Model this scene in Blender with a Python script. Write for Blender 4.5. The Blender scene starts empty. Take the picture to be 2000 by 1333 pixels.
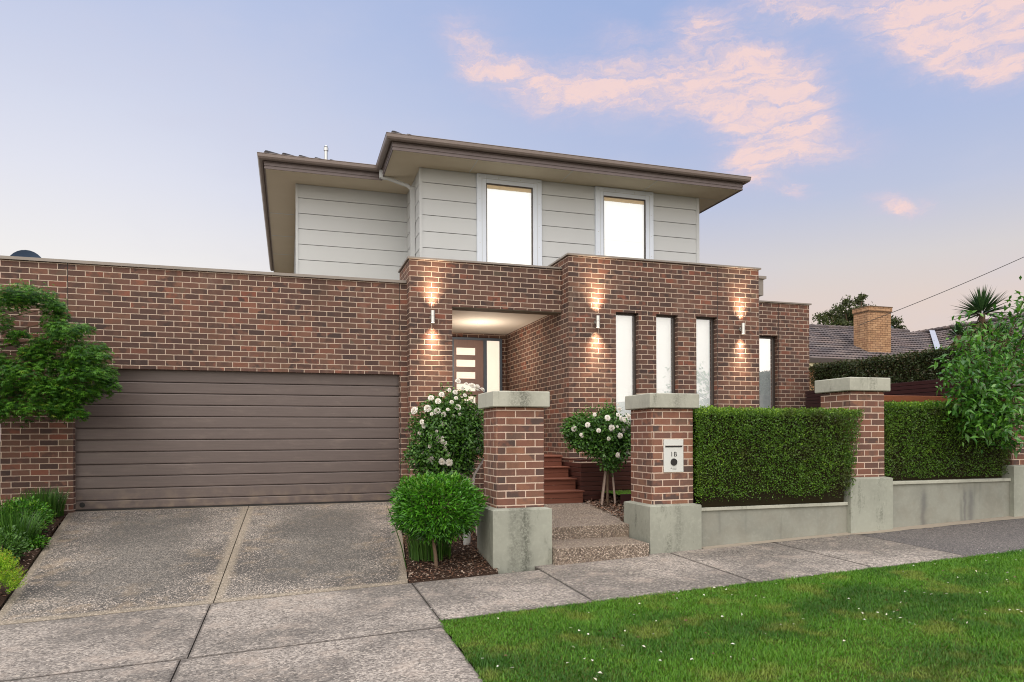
import bpy, math, random
import numpy as np
from mathutils import Vector, Matrix
PI=math.pi; R=math.radians
sc=bpy.context.scene
COL=sc.collection
RNG=np.random.default_rng(7); random.seed(7)
H=1.5            # camera height above the footpath by the entry; all z below are given relative to the camera
CAMX,CAMY=0.0,0.0

# ------------------------------------------------------------------ colours and nodes
def lin(c):
    c=c/255.0
    return c/12.92 if c<=0.04045 else ((c+0.055)/1.055)**2.4
def rgb(r,g,b,k=1.0): return (lin(r)*k,lin(g)*k,lin(b)*k,1.0)
class NT:
    def __init__(s,nt): s.t=nt; s.n=nt.nodes; s.l=nt.links
    def node(s,typ,**kw):
        n=s.n.new(typ)
        for k,v in kw.items(): setattr(n,k,v)
        return n
    def put(s,sock,v):
        if v is None: return
        if isinstance(v,bpy.types.NodeSocket): s.l.new(v,sock)
        else: sock.default_value=v
    def m(s,op,a,b=None,c=None,clamp=False):
        n=s.node('ShaderNodeMath',operation=op,use_clamp=clamp)
        s.put(n.inputs[0],a); s.put(n.inputs[1],b); s.put(n.inputs[2],c); return n.outputs[0]
    def v(s,op,a,b=None):
        n=s.node('ShaderNodeVectorMath',operation=op); s.put(n.inputs[0],a); s.put(n.inputs[1],b)
        return n.outputs['Value'] if op in('LENGTH','DOT_PRODUCT') else n.outputs[0]
    def ss(s,x,a,b,lo=0.0,hi=1.0):
        n=s.node('ShaderNodeMapRange',interpolation_type='SMOOTHSTEP'); s.put(n.inputs['Value'],x)
        s.put(n.inputs['From Min'],a); s.put(n.inputs['From Max'],b); s.put(n.inputs['To Min'],lo); s.put(n.inputs['To Max'],hi); return n.outputs[0]
    def mix(s,f,a,b,mode='MIX'):
        n=s.node('ShaderNodeMix',data_type='RGBA',blend_type=mode); s.put(n.inputs[0],f); s.put(n.inputs[6],a); s.put(n.inputs[7],b); return n.outputs[2]
    def noise(s,vec,scale,detail=3.0,rough=0.55,dist=0.0,col=False):
        n=s.node('ShaderNodeTexNoise'); s.put(n.inputs['Vector'],vec); s.put(n.inputs['Scale'],scale); s.put(n.inputs['Detail'],detail)
        s.put(n.inputs['Roughness'],rough); s.put(n.inputs['Distortion'],dist); return n.outputs['Color' if col else 'Fac']
    def ramp(s,f,stops,mode='LINEAR'):
        n=s.node('ShaderNodeValToRGB'); cr=n.color_ramp; cr.interpolation=mode
        while len(cr.elements)<len(stops): cr.elements.new(0.5)
        for e,(p,c) in zip(cr.elements,stops): e.position=p; e.color=c
        s.put(n.inputs[0],f); return n.outputs[0]
    def sep(s,v):
        n=s.node('ShaderNodeSeparateXYZ'); s.put(n.inputs[0],v); return n.outputs
    def comb(s,x,y,z=0.0):
        n=s.node('ShaderNodeCombineXYZ'); s.put(n.inputs[0],x); s.put(n.inputs[1],y); s.put(n.inputs[2],z); return n.outputs[0]
    def mapping(s,v,scale=(1,1,1),loc=(0,0,0),rot=(0,0,0),typ='POINT'):
        n=s.node('ShaderNodeMapping',vector_type=typ); s.put(n.inputs[0],v); n.inputs['Location'].default_value=loc
        n.inputs['Rotation'].default_value=rot; n.inputs['Scale'].default_value=scale; return n.outputs[0]
    def bump(s,h,strength=0.4,dist=0.005):
        n=s.node('ShaderNodeBump'); s.put(n.inputs['Height'],h); n.inputs['Strength'].default_value=strength; n.inputs['Distance'].default_value=dist; return n.outputs[0]
def newmat(name):
    m=bpy.data.materials.new(name); m.use_nodes=True; t=NT(m.node_tree); t.n.clear()
    out=t.node('ShaderNodeOutputMaterial'); b=t.node('ShaderNodeBsdfPrincipled'); t.l.new(b.outputs[0],out.inputs[0])
    return m,t,b,out
def fin(t,b,col=None,rough=0.7,metal=0.0,spec=0.5,normal=None):
    t.put(b.inputs['Base Color'],col); t.put(b.inputs['Roughness'],rough); t.put(b.inputs['Metallic'],metal); t.put(b.inputs['Specular IOR Level'],spec)
    if normal is not None: t.put(b.inputs['Normal'],normal)
def pos(t): return t.node('ShaderNodeNewGeometry').outputs['Position']
def uvn(t,name='uv'):
    n=t.node('ShaderNodeUVMap'); n.uv_map=name; return n.outputs[0]

def brick_mat(name,stops,mortar,w=0.24,h=0.086,mw=0.0055,off=(0,0),grime=0.35):
    m,t,b,out=newmat(name); uv=uvn(t); x,y,_=t.sep(uv)
    wob=t.noise(uv,9.0,2.0); wob2=t.m('MULTIPLY',t.m('SUBTRACT',wob,0.5),0.006)
    x=t.m('ADD',t.m('ADD',x,off[0]),wob2); y=t.m('ADD',t.m('ADD',y,off[1]),wob2)
    rv=t.m('DIVIDE',y,h); row=t.m('FLOOR',rv); fv=t.m('FRACT',rv)
    odd=t.m('MULTIPLY',t.m('FRACT',t.m('MULTIPLY',row,0.5)),1.0)
    ux=t.m('ADD',t.m('DIVIDE',x,w),odd); cl=t.m('FLOOR',ux); fu=t.m('FRACT',ux)
    du=t.m('MULTIPLY',t.m('MINIMUM',fu,t.m('SUBTRACT',1.0,fu)),w); dv=t.m('MULTIPLY',t.m('MINIMUM',fv,t.m('SUBTRACT',1.0,fv)),h)
    d=t.m('MINIMUM',du,dv)
    rough_e=t.m('MULTIPLY',t.m('SUBTRACT',t.noise(uv,70.0,3.0),0.5),0.004)
    d=t.m('ADD',d,rough_e)
    face=t.ss(d,mw-0.0012,mw+0.002)
    wn=t.node('ShaderNodeTexWhiteNoise',noise_dimensions='2D'); t.put(wn.inputs['Vector'],t.comb(cl,row)); r1=wn.outputs['Value']
    wn2=t.node('ShaderNodeTexWhiteNoise',noise_dimensions='3D'); t.put(wn2.inputs['Vector'],t.comb(cl,row,7.3)); r2=wn2.outputs['Value']
    base=t.ramp(r1,stops)
    # blotches inside a brick: half burnt, half red
    bl=t.noise(t.comb(t.m('ADD',x,t.m('MULTIPLY',r2,31.0)),y),7.0,2.0)
    base2=t.ramp(r2,stops)
    base=t.mix(t.ss(bl,0.46,0.62),base,base2)
    sp=t.noise(t.mapping(uv,(1.0,1.6,1)),150.0,2.0,0.7)
    base=t.mix(t.ss(sp,0.5,0.72,0.0,0.5),base,rgb(46,38,36))
    base=t.mix(t.ss(t.noise(uv,210.0,1.0),0.66,0.78,0.0,0.25),base,rgb(190,150,130))
    big=t.noise(uv,0.55,3.0)
    base=t.mix(t.ss(big,0.35,0.7,0.0,grime),base,rgb(60,50,48))
    mc=t.mix(t.noise(uv,25.0,3.0),mortar,tuple([c*0.72 for c in mortar[:3]]+[1]))
    col=t.mix(face,mc,base)
    st=t.noise(t.mapping(uv,(1.0,0.35,1)),1.9,5.0,0.7); col=t.mix(t.ss(st,0.56,0.78,0,0.30),col,rgb(150,136,122)); st2=t.noise(t.mapping(uv,(1.6,0.5,1),(5.2,1.1,0)),1.4,5.0,0.7); col=t.mix(t.ss(st2,0.52,0.75,0,0.38),col,rgb(62,54,46))
    hgt=t.m('ADD',t.m('MULTIPLY',face,1.0),t.m('MULTIPLY',sp,0.25))
    fin(t,b,col,0.88,0,0.25,t.bump(hgt,0.6,0.006)); return m

def flat_mat(name,col,rough=0.5,metal=0.0,var=0.12,scale=6.0,spec=0.5,bumpk=0.0):
    m,t,b,out=newmat(name); p=pos(t)
    n=t.noise(p,scale,4.0); n2=t.noise(p,scale*14,2.0)
    c=t.mix(t.m('MULTIPLY',n,var*2),col,tuple([x*0.6 for x in col[:3]]+[1]))
    c=t.mix(t.m('MULTIPLY',n2,var),c,tuple([min(1,x*1.25) for x in col[:3]]+[1]))
    fin(t,b,c,t.ss(n,0.2,0.8,rough*0.9,min(1,rough*1.12)),metal,spec,t.bump(n2,bumpk,0.003) if bumpk else None); return m

def render_mat(name,col,stain=True,pores=0.3,drip=False):
    m,t,b,out=newmat(name); p=pos(t)
    a=t.noise(p,1.6,4.0,0.6); f=t.noise(p,22.0,4.0,0.65); s=t.noise(p,160.0,2.0)
    c=t.mix(t.ss(a,0.3,0.7),col,tuple([x*0.80 for x in col[:3]]+[1]))
    c=t.mix(t.ss(f,0.45,0.75,0,0.35),c,tuple([x*1.18 for x in col[:3]]+[1]))
    if stain:
        g=t.noise(t.mapping(p,(2.2,2.2,0.55)),2.3,6.0,0.75); g2=t.noise(p,45.0,4.0,0.8)
        k=t.m('MULTIPLY',t.ss(g,0.52,0.66),t.ss(g2,0.38,0.6))
        c=t.mix(t.m('MULTIPLY',k,0.55),c,rgb(70,72,62)); x,y,z=t.sep(p)
        for sx,sw,am in ((2.60,0.075,.75),(2.47,0.05,.4),(4.62,0.07,.4)):
            q=t.m('DIVIDE',t.m('ADD',t.m('SUBTRACT',x,sx),t.m('MULTIPLY',t.m('SUBTRACT',t.noise(p,6.0,4.0),0.5),0.16)),sw); kk=t.m('EXPONENT',t.m('MULTIPLY',t.m('MULTIPLY',q,q),-1.0))
            c=t.mix(t.m('MULTIPLY',t.m('MULTIPLY',t.m('MULTIPLY',kk,t.ss(g2,0.32,0.6)),t.ss(y,8.3,8.0)),am),c,rgb(62,64,56))
    if drip:
        x,y,z=t.sep(p)
        for sx,sw in ((8.60,0.055),(9.47,0.06),(9.36,0.03)):
            q=t.m('DIVIDE',t.m('ADD',t.m('SUBTRACT',x,sx),t.m('MULTIPLY',t.m('SUBTRACT',t.noise(p,5.0,3.0),0.5),0.12)),sw); kk=t.m('EXPONENT',t.m('MULTIPLY',t.m('MULTIPLY',q,q),-1.0))
            c=t.mix(t.m('MULTIPLY',t.m('MULTIPLY',kk,t.ss(z,0.82,0.6)),0.55),c,rgb(84,84,88))
        dn=t.noise(t.comb(t.m('MULTIPLY',x,3.0),0.0,t.m('MULTIPLY',z,0.35)),1.7,2.0)
        c=t.mix(t.m('MULTIPLY',t.ss(dn,0.56,0.72),0.5),c,rgb(90,92,90))
        lo=t.m('MULTIPLY',t.ss(t.noise(p,5.0,4.0),0.4,0.65),0.2)
        c=t.mix(lo,c,rgb(120,112,98))
    c=t.mix(t.ss(s,0.62,0.75,0,pores),c,tuple([x*0.5 for x in col[:3]]+[1]))
    fin(t,b,c,0.9,0,0.2,t.bump(t.m('ADD',f,t.m('MULTIPLY',s,0.5)),0.25,0.004)); return m

def aggregate_mat(name,lo,mid,hi,scale=70.0,patch=1.0,edge=True,edgecol=(172,156,132),dark=(62,60,60),tan=(150,134,118),lw=0.14,fleck=(222,205,190),str_=0.5,fk=0.6,centre=0.0):
    m,t,b,out=newmat(name); p=pos(t)
    a=t.noise(p,0.75,4.0,0.6); a2=t.noise(p,2.9,5.0,0.7)
    v=t.node('ShaderNodeTexVoronoi',feature='F1'); t.put(v.inputs['Vector'],t.mapping(p,(1,1,1))); v.inputs['Scale'].default_value=scale
    cr=t.sep(v.outputs['Color'])[0]
    nz=t.noise(p,scale*0.55,3.0,0.75)
    g=t.m('ADD',t.m('MULTIPLY',cr,0.55),t.m('MULTIPLY',nz,0.6))
    c=t.ramp(g,[(0.22,lo),(0.5,mid),(0.82,hi)])
    c=t.mix(t.m('MULTIPLY',t.ss(a,0.38,0.6),0.5*patch),c,rgb(*dark))
    c=t.mix(t.m('MULTIPLY',t.ss(a2,0.5,0.68),0.40*patch),c,rgb(*tan))
    c=t.mix(t.ss(cr,0.86,0.93,0,fk),c,rgb(*fleck))
    c=t.mix(t.ss(t.noise(p,scale*0.9,2.0),0.62,0.72,0,0.6),c,rgb(48,42,40))
    if centre:
        a0=t.node('ShaderNodeAttribute',attribute_name='edge').outputs['Fac']; c=t.mix(t.m('MULTIPLY',t.ss(t.m('ADD',a0,t.m('MULTIPLY',t.m('SUBTRACT',a,0.5),1.2)),0.15,0.85),centre),c,t.mix(g,rgb(40,39,38),rgb(120,116,110)))
    if edge:
        at=t.node('ShaderNodeAttribute',attribute_name='edge'); e=t.m('ADD',at.outputs['Fac'],t.m('MULTIPLY',t.m('SUBTRACT',a2,0.5),lw*1.6))
        k=t.ss(e,lw*0.35,lw,0.6,0.0)
        c=t.mix(k,c,t.mix(g,rgb(*[q*0.78 for q in edgecol]),rgb(*edgecol)))
    fin(t,b,c,0.85,0,0.25,t.bump(t.m('ADD',v.outputs['Distance'],nz),str_,0.006)); return m

def leaf_mat(name,cols,rough=0.45,trans=0.25,patch=0.0,patchcol=None,pscale=2.0,spec=0.4):
    m,t,b,out=newmat(name); x,y,_=t.sep(uvn(t))
    c=t.ramp(x,[(i/(len(cols)-1),rgb(*q)) for i,q in enumerate(cols)])
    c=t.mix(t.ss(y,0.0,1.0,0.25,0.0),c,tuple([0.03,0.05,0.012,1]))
    if patch:
        n=t.noise(pos(t),pscale,4.0); c=t.mix(t.m('MULTIPLY',t.ss(n,0.5,0.68),patch),c,rgb(*patchcol))
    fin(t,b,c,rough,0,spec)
    tr=t.node('ShaderNodeBsdfTranslucent'); t.put(tr.inputs[0],t.mix(0.5,c,rgb(150,190,40),'MULTIPLY') if False else c)
    mx=t.node('ShaderNodeMixShader'); mx.inputs[0].default_value=trans
    t.l.new(b.outputs[0],mx.inputs[1]); t.l.new(tr.outputs[0],mx.inputs[2]); t.l.new(mx.outputs[0],out.inputs[0]); return m

def timber_mat(name,c1,c2,pitch=0.07,axis='z',rough=0.55,gap=True):
    m,t,b,out=newmat(name); uv=uvn(t); x,y,_=t.sep(uv)
    g=t.noise(t.comb(t.m('MULTIPLY',x,2.2),t.m('MULTIPLY',y,60.0)),1.0,5.0,0.65)
    wn=t.node('ShaderNodeTexWhiteNoise',noise_dimensions='1D'); t.put(wn.inputs['W'],t.m('FLOOR',t.m('DIVIDE',y,pitch)))
    c=t.mix(g,c1,c2); c=t.mix(t.m('MULTIPLY',wn.outputs['Value'],0.4),c,tuple([q*0.45 for q in c1[:3]]+[1]))
    fin(t,b,c,rough,0,0.35,t.bump(g,0.25,0.003)); return m

def emit_mat(name,col,strength):
    m=bpy.data.materials.new(name); m.use_nodes=True; t=NT(m.node_tree); t.n.clear()
    out=t.node('ShaderNodeOutputMaterial'); e=t.node('ShaderNodeEmission'); e.inputs[0].default_value=col; e.inputs[1].default_value=strength
    t.l.new(e.outputs[0],out.inputs[0]); return m

def glass_mat(name,refl=0.4,tint=(1,1,1,1)):
    m=bpy.data.materials.new(name); m.use_nodes=True; t=NT(m.node_tree); t.n.clear()
    out=t.node('ShaderNodeOutputMaterial'); g=t.node('ShaderNodeBsdfGlossy'); g.inputs['Roughness'].default_value=0.0; g.inputs[0].default_value=tint
    tr=t.node('ShaderNodeBsdfTransparent'); fr=t.node('ShaderNodeFresnel'); fr.inputs[0].default_value=1.5
    p=pos(t); t.put(g.inputs['Normal'],t.bump(t.noise(p,1.3,1.0),0.03,0.02))
    mx=t.node('ShaderNodeMixShader'); t.put(mx.inputs[0],t.m('ADD',fr.outputs[0],refl,clamp=True))
    t.l.new(tr.outputs[0],mx.inputs[1]); t.l.new(g.outputs[0],mx.inputs[2]); t.l.new(mx.outputs[0],out.inputs[0]); return m

# ------------------------------------------------------------------ mesh helper
class MB:
    def __init__(s): s.v=[]; s.f=[]; s.uv=[]; s.n=0; s.sm=False
    def add(s,vs,fs,uvs=None):
        b=s.n; s.v.extend([tuple(p) for p in vs]); s.n+=len(vs)
        for i,f in enumerate(fs):
            s.f.append(tuple(b+k for k in f)); s.uv.append(uvs[i] if uvs else None)
        return s
    def box(s,x0,x1,y0,y1,z0,z1,skip=''):
        v=[(x0,y0,z0),(x1,y0,z0),(x1,y1,z0),(x0,y1,z0),(x0,y0,z1),(x1,y0,z1),(x1,y1,z1),(x0,y1,z1)]
        F={'b':(0,3,2,1),'t':(4,5,6,7),'f':(0,1,5,4),'k':(2,3,7,6),'l':(3,0,4,7),'r':(1,2,6,5)}
        return s.add(v,[F[k] for k in F if k not in skip])
    def bbox(s,x0,x1,y0,y1,z0,z1,c=0.006):
        """box with chamfered edges"""
        xs=(x0,x0+c,x1-c,x1); ys=(y0,y0+c,y1-c,y1); zs=(z0,z0+c,z1-c,z1)
        bm=[]
        def q(*p): bm.append(p)
        V=[];F=[]
        def fc(pts): b=len(V); V.extend(pts); F.append(tuple(range(b,b+len(pts))))
        a,b_,c_,d=xs; e,f,g,h=ys; i,j,k,l=zs
        fc([(b_,e,j),(c_,e,j),(c_,e,k),(b_,e,k)]); fc([(c_,h,j),(b_,h,j),(b_,h,k),(c_,h,k)])
        fc([(a,g,j),(a,f,j),(a,f,k),(a,g,k)]); fc([(d,f,j),(d,g,j),(d,g,k),(d,f,k)])
        fc([(b_,f,l),(c_,f,l),(c_,g,l),(b_,g,l)]); fc([(b_,g,i),(c_,g,i),(c_,f,i),(b_,f,i)])
        for (X,Xi) in ((a,b_),(d,c_)):
            for (Y,Yi) in ((e,f),(h,g)):
                fc([(Xi,Y,j),(X,Yi,j),(X,Yi,k),(Xi,Y,k)])
        for (Y,Yi) in ((e,f),(h,g)):
            for (Z,Zi) in ((i,j),(l,k)): fc([(b_,Y,Zi),(c_,Y,Zi),(c_,Yi,Z),(b_,Yi,Z)])
        for (X,Xi) in ((a,b_),(d,c_)):
            for (Z,Zi) in ((i,j),(l,k)): fc([(X,f,Zi),(X,g,Zi),(Xi,g,Z),(Xi,f,Z)])
            for (Y,Yi) in ((e,f),(h,g)):
                for (Z,Zi) in ((i,j),(l,k)): fc([(Xi,Y,Zi),(X,Yi,Zi),(Xi,Yi,Z)])
        return s.add(V,F)
    def cyl(s,p0,p1,r0,r1=None,n=16,cap=True):
        r1=r0 if r1 is None else r1
        return s.tube([p0,p1],[r0,r1],n,cap)
    def tube(s,pts,rad,n=8,cap=True):
        pts=[Vector(p) for p in pts]; rings=[]; V=[]
        up=Vector((0.13,0.29,0.95)).normalized()
        for i,p in enumerate(pts):
            d=(pts[min(i+1,len(pts)-1)]-pts[max(i-1,0)]).normalized()
            a=d.cross(up)
            if a.length<1e-3: a=d.cross(Vector((1,0,0)))
            a.normalize(); b=d.cross(a)
            for k in range(n):
                an=2*PI*k/n; V.append(tuple(p+(a*math.cos(an)+b*math.sin(an))*rad[i]))
        F=[]
        for i in range(len(pts)-1):
            for k in range(n): F.append((i*n+k,i*n+(k+1)%n,(i+1)*n+(k+1)%n,(i+1)*n+k))
        if cap: F.append(tuple(range(n))[::-1]); F.append(tuple((len(pts)-1)*n+k for k in range(n)))
        return s.add(V,F)
    def sweep(s,path,prof,closed=False):
        """path: plan points [(x,y)]; prof: [(out,z)] closed profile; out = to the right of travel"""
        n=len(path); V=[];F=[]; m=len(prof)
        for i,(x,y) in enumerate(path):
            ns=[]
            for a,b in ((i-1,i),(i,i+1)):
                if a<0 or b>=n: continue
                dx,dy=path[b][0]-path[a][0],path[b][1]-path[a][1]; L=math.hypot(dx,dy); ns.append((dy/L,-dx/L))
            if len(ns)==2:
                k=1+ns[0][0]*ns[1][0]+ns[0][1]*ns[1][1]; nx,ny=(ns[0][0]+ns[1][0])/k,(ns[0][1]+ns[1][1])/k
            else: nx,ny=ns[0]
            for o,z in prof: V.append((x+nx*o,y+ny*o,z))
        for i in range(n-1):
            for k in range(m): F.append((i*m+k,i*m+(k+1)%m,(i+1)*m+(k+1)%m,(i+1)*m+k))
        F.append(tuple(range(m))); F.append(tuple((n-1)*m+k for k in range(m))[::-1])
        return s.add(V,F)
    def poly(s,pts): return s.add(pts,[tuple(range(len(pts)))])
    def build(s,name,mat,parent=None,smooth=False):
        o3=parent['_o'] if parent is not None and '_o' in parent else (0,0,0)
        me=bpy.data.meshes.new(name)
        V=np.array(s.v,dtype=np.float64)
        loc=np.array([o3[0],o3[1],o3[2]]); me.from_pydata((V-loc+np.array([0,0,0 if parent is not None and '_o' in parent else H])).tolist(),[],s.f)
        uvl=me.uv_layers.new(name='uv'); data=np.zeros(len(me.loops)*2)
        nl=len(me.loops); vi=np.zeros(nl,dtype=np.int32); me.loops.foreach_get('vertex_index',vi)
        npoly=len(me.polygons); nrm=np.zeros(npoly*3); me.polygons.foreach_get('normal',nrm); nrm=np.abs(nrm.reshape(-1,3))
        tot=np.zeros(npoly,dtype=np.int32); me.polygons.foreach_get('loop_total',tot)
        ax=np.repeat(np.argmax(nrm,axis=1),tot); P=V[vi]
        u=np.where(ax==0,P[:,1],P[:,0]); v=np.where(ax==2,P[:,1],P[:,2]); data[0::2]=u; data[1::2]=v
        if any(q is not None for q in s.uv):
            k=0
            for i,q in enumerate(s.uv):
                if q is not None:
                    for j,c in enumerate(q): data[2*(k+j)]=c[0]; data[2*(k+j)+1]=c[1]
                k+=len(s.f[i])
        uvl.data.foreach_set('uv',data)
        if smooth: me.polygons.foreach_set('use_smooth',[True]*npoly)
        me.materials.append(mat); me.update()
        return link(name,me,parent)
def link(name,me,parent=None):
    o=bpy.data.objects.new(name,me); COL.objects.link(o)
    if parent is not None:
        o.parent=parent
        if '_o' in parent: o['_o']=list(parent['_o'])
    return o
def thing(name,label,cat,at,group=None):
    o=bpy.data.objects.new(name,None); COL.objects.link(o); o.location=(at[0],at[1],at[2]+H); o['_o']=[float(at[0]),float(at[1]),float(at[2])]
    o.empty_display_size=0.2; tag(o,label,cat,group); return o
def tag(o,label,cat,group=None,kind=None):
    if label: o['label']=label
    if cat: o['category']=cat
    if group: o['group']=group
    if kind: o['kind']=kind
    return o
def struct(o): o['kind']='structure'; return o

# numpy mesh: triangles/quads with uv per vertex
def npmesh(name,V,F,UV,mat,parent=None,smooth=False):
    """V (n,3), F (m,k) all the same size, UV per vertex (n,2)"""
    if parent is not None and '_o' in parent: V=V-np.array(list(parent['_o']))
    else: V=V+np.array([0,0,H])
    me=bpy.data.meshes.new(name); n=len(V); m,k=F.shape
    me.vertices.add(n); me.vertices.foreach_set('co',V.astype(np.float32).ravel())
    me.loops.add(m*k); me.loops.foreach_set('vertex_index',F.astype(np.int32).ravel())
    me.polygons.add(m); me.polygons.foreach_set('loop_start',np.arange(0,m*k,k,dtype=np.int32)); me.polygons.foreach_set('loop_total',np.full(m,k,dtype=np.int32))
    me.update(calc_edges=True)
    l=me.uv_layers.new(name='uv'); l.data.foreach_set('uv',UV[F.ravel()].astype(np.float32).ravel())
    if smooth: me.polygons.foreach_set('use_smooth',np.ones(m,dtype=bool))
    me.materials.append(mat); me.update(); return link(name,me,parent)
def norm(a): return a/np.maximum(np.linalg.norm(a,axis=1,keepdims=True),1e-9)
def rdir(n): return norm(RNG.normal(size=(n,3)))
def leaves(P,D,N,L,W,rnd=None,fold=0.25,mid=0.45,droop=0.0):
    """rhombic folded leaves: P base, D axis, N up; returns V,F,UV"""
    n=len(P); D=norm(D); S=norm(np.cross(D,N)); U=np.cross(S,D)
    L=np.broadcast_to(np.asarray(L,float),(n,))[:,None]; W=np.broadcast_to(np.asarray(W,float),(n,))[:,None]
    rnd=RNG.random(n) if rnd is None else rnd
    md=P+D*L*mid
    tip=P+D*L+np.array([0,0,-1.0])*L*droop
    l=md-S*W*0.5+U*W*fold; r=md+S*W*0.5+U*W*fold
    V=np.stack([P,l,tip,r],axis=1).reshape(-1,3)
    b=np.arange(n)*4
    F=np.concatenate([np.stack([b,b+2,b+1],1),np.stack([b,b+3,b+2],1)])
    UV=np.stack([np.repeat(rnd,4),np.tile([0,0.6,1,0.6],n)],1)
    return V,F,UV
def cat3(L):
    V=[];F=[];U=[];o=0
    for v,f,u in L: V.append(v);F.append(f+o);U.append(u);o+=len(v)
    return np.concatenate(V),np.concatenate(F),np.concatenate(U)
def vnoise(P,s,seed=0):
    """cheap smooth pseudo-noise from sines, about -1..1"""
    r=np.random.default_rng(seed); o=np.zeros(len(P))
    for i in range(6):
        k=r.normal(size=3)*s; o+=np.sin(P@k+r.random()*6.28)
    return o/3.0

# ------------------------------------------------------------------ materials
M={}
M['brick']=brick_mat('house_brick',[(0.0,rgb(72,59,56)),(0.16,rgb(88,67,60)),(0.36,rgb(106,77,67)),(0.55,rgb(116,84,71)),(0.7,rgb(90,70,62)),(0.84,rgb(126,92,76)),(0.93,rgb(132,82,66)),(1.0,rgb(104,90,76))],rgb(196,176,158),0.24,0.0866,0.0052,(0.0,0.012),0.5)
M['pier_brick']=brick_mat('pier_brick',[(0.0,rgb(84,70,66)),(0.2,rgb(112,82,72)),(0.4,rgb(128,88,74)),(0.6,rgb(140,96,78)),(0.75,rgb(112,86,76)),(0.9,rgb(150,106,84)),(1.0,rgb(94,80,72))],rgb(214,190,172),0.24,0.085,0.006,(0.0,0.03),0.15)
M['neighbour_brick']=brick_mat('cream_orange_brick',[(0.0,rgb(160,124,94)),(0.35,rgb(176,138,104)),(0.7,rgb(186,150,116)),(1.0,rgb(150,112,86))],rgb(92,66,48),0.24,0.086,0.006,(0,0),0.0)
M['render']=render_mat('rendered_concrete',rgb(156,158,146),True,0.28)
M['low_render']=render_mat('rendered_low_wall',rgb(146,147,137),False,0.2,True)
M['cap']=render_mat('concrete_cap',rgb(176,176,163),True,0.35)
M['drive']=aggregate_mat('exposed_aggregate',rgb(48,46,44),rgb(98,93,88),rgb(164,156,147),100.0,1.5,True,(166,153,134),(66,64,62),(146,130,110),0.12,centre=0.62)
M['path']=aggregate_mat('broom_concrete_path',rgb(84,79,75),rgb(134,126,119),rgb(174,165,156),64.0,1.15,True,(84,78,74),(78,75,72),(168,154,142),0.022,(206,192,176),0.5,0.25)
M['asphalt']=aggregate_mat('dark_path',rgb(62,60,60),rgb(92,88,87),rgb(124,118,114),90.0,0.5,False,(0,0,0),(74,72,74),(104,98,96),0.1,(170,162,154),0.5,0.3)
M['steps']=aggregate_mat('pebble_steps',rgb(50,44,40),rgb(104,92,82),rgb(172,156,140),120.0,0.6,False,(0,0,0),(90,80,72),(160,140,120),0.1,(226,212,196),0.5)
M['road']=flat_mat('road_asphalt',rgb(74,74,76),0.9,0,0.3,8.0,0.2)
M['kerb']=render_mat('kerb_concrete',rgb(150,148,142),True)
M['clad']=flat_mat('painted_weatherboard',rgb(188,191,191),0.6,0,0.05,2.0,0.35)
M['trim']=flat_mat('painted_trim',rgb(208,216,226),0.5,0,0.05,3.0,0.4)
M['soffit']=flat_mat('eave_lining',rgb(196,184,162),0.75,0,0.10,1.3,0.2)
M['gutter']=flat_mat('bronze_gutter',rgb(120,108,102),0.38,0.25,0.10,5.0,0.5)
M['fascia']=flat_mat('fascia_metal',rgb(108,97,95),0.5,0.1,0.08,5.0,0.4)
M['coping']=flat_mat('parapet_flashing',rgb(134,126,118),0.45,0.3,0.12,5.0,0.5)
M['roof']=flat_mat('charcoal_roof_tile',rgb(72,70,72),0.8,0,0.3,7.0,0.2,0.3)
M['door_metal']=None
M['frame_dark']=flat_mat('bronze_window_frame',rgb(72,64,60),0.4,0.3,0.05,4.0)
M['frame_blue']=flat_mat('blue_grey_door_frame',rgb(86,98,112),0.45,0.1,0.05,4.0)
M['steel']=flat_mat('brushed_steel',rgb(196,196,192),0.28,0.9,0.05,20.0)
M['white']=flat_mat('white_plastic',rgb(214,214,210),0.5,0,0.05,20.0)
M['black']=flat_mat('black_rubber',rgb(28,27,27),0.5,0,0.1,30.0)
M['ceil']=flat_mat('porch_ceiling',rgb(214,206,192),0.8,0,0.05,2.0,0.2)
M['blind']=None
M['dark']=flat_mat('dark_recess',rgb(38,34,34),0.8,0,0.1,8.0)
M['timber_dark']=timber_mat('dark_merbau_slats',rgb(92,50,40),rgb(58,34,30),0.075)
M['timber_red']=timber_mat('merbau_decking',rgb(130,78,60),rgb(94,54,42),0.09)
M['timber_black']=timber_mat('aged_dark_slats',rgb(66,32,32),rgb(44,24,26),0.07)
M['timber_rail']=timber_mat('oiled_timber_rail',rgb(160,98,66),rgb(122,74,52),0.2)
M['soil']=flat_mat('dark_soil',rgb(62,48,40),0.95,0,0.4,20.0,0.1,0.5)
M['mulch']=leaf_mat('bark_mulch_chips',[(74,50,42),(104,70,56),(140,104,84),(62,46,42),(176,156,140),(92,60,48)],0.85,0.0)
M['bark']=flat_mat('grey_brown_bark',rgb(110,92,76),0.9,0,0.35,14.0,0.15,0.6)
M['bark_pale']=flat_mat('pale_rose_cane',rgb(176,166,160),0.8,0,0.3,30.0,0.2,0.5)
M['stake']=flat_mat('weathered_stake',rgb(150,132,120),0.85,0,0.25,18.0,0.2,0.3)
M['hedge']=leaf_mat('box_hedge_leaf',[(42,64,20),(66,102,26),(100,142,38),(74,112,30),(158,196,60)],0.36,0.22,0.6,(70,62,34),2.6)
M['hedge_core']=flat_mat('hedge_shaded_core',rgb(40,36,24),0.95,0,0.4,25.0,0.05)  # twig brown kept dark: shade of the gaps put into the colour
M['photinia']=leaf_mat('dark_boundary_hedge_leaf',[(38,50,26),(52,66,34),(64,80,42),(82,66,46),(58,74,36)],0.4,0.15)
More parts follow.
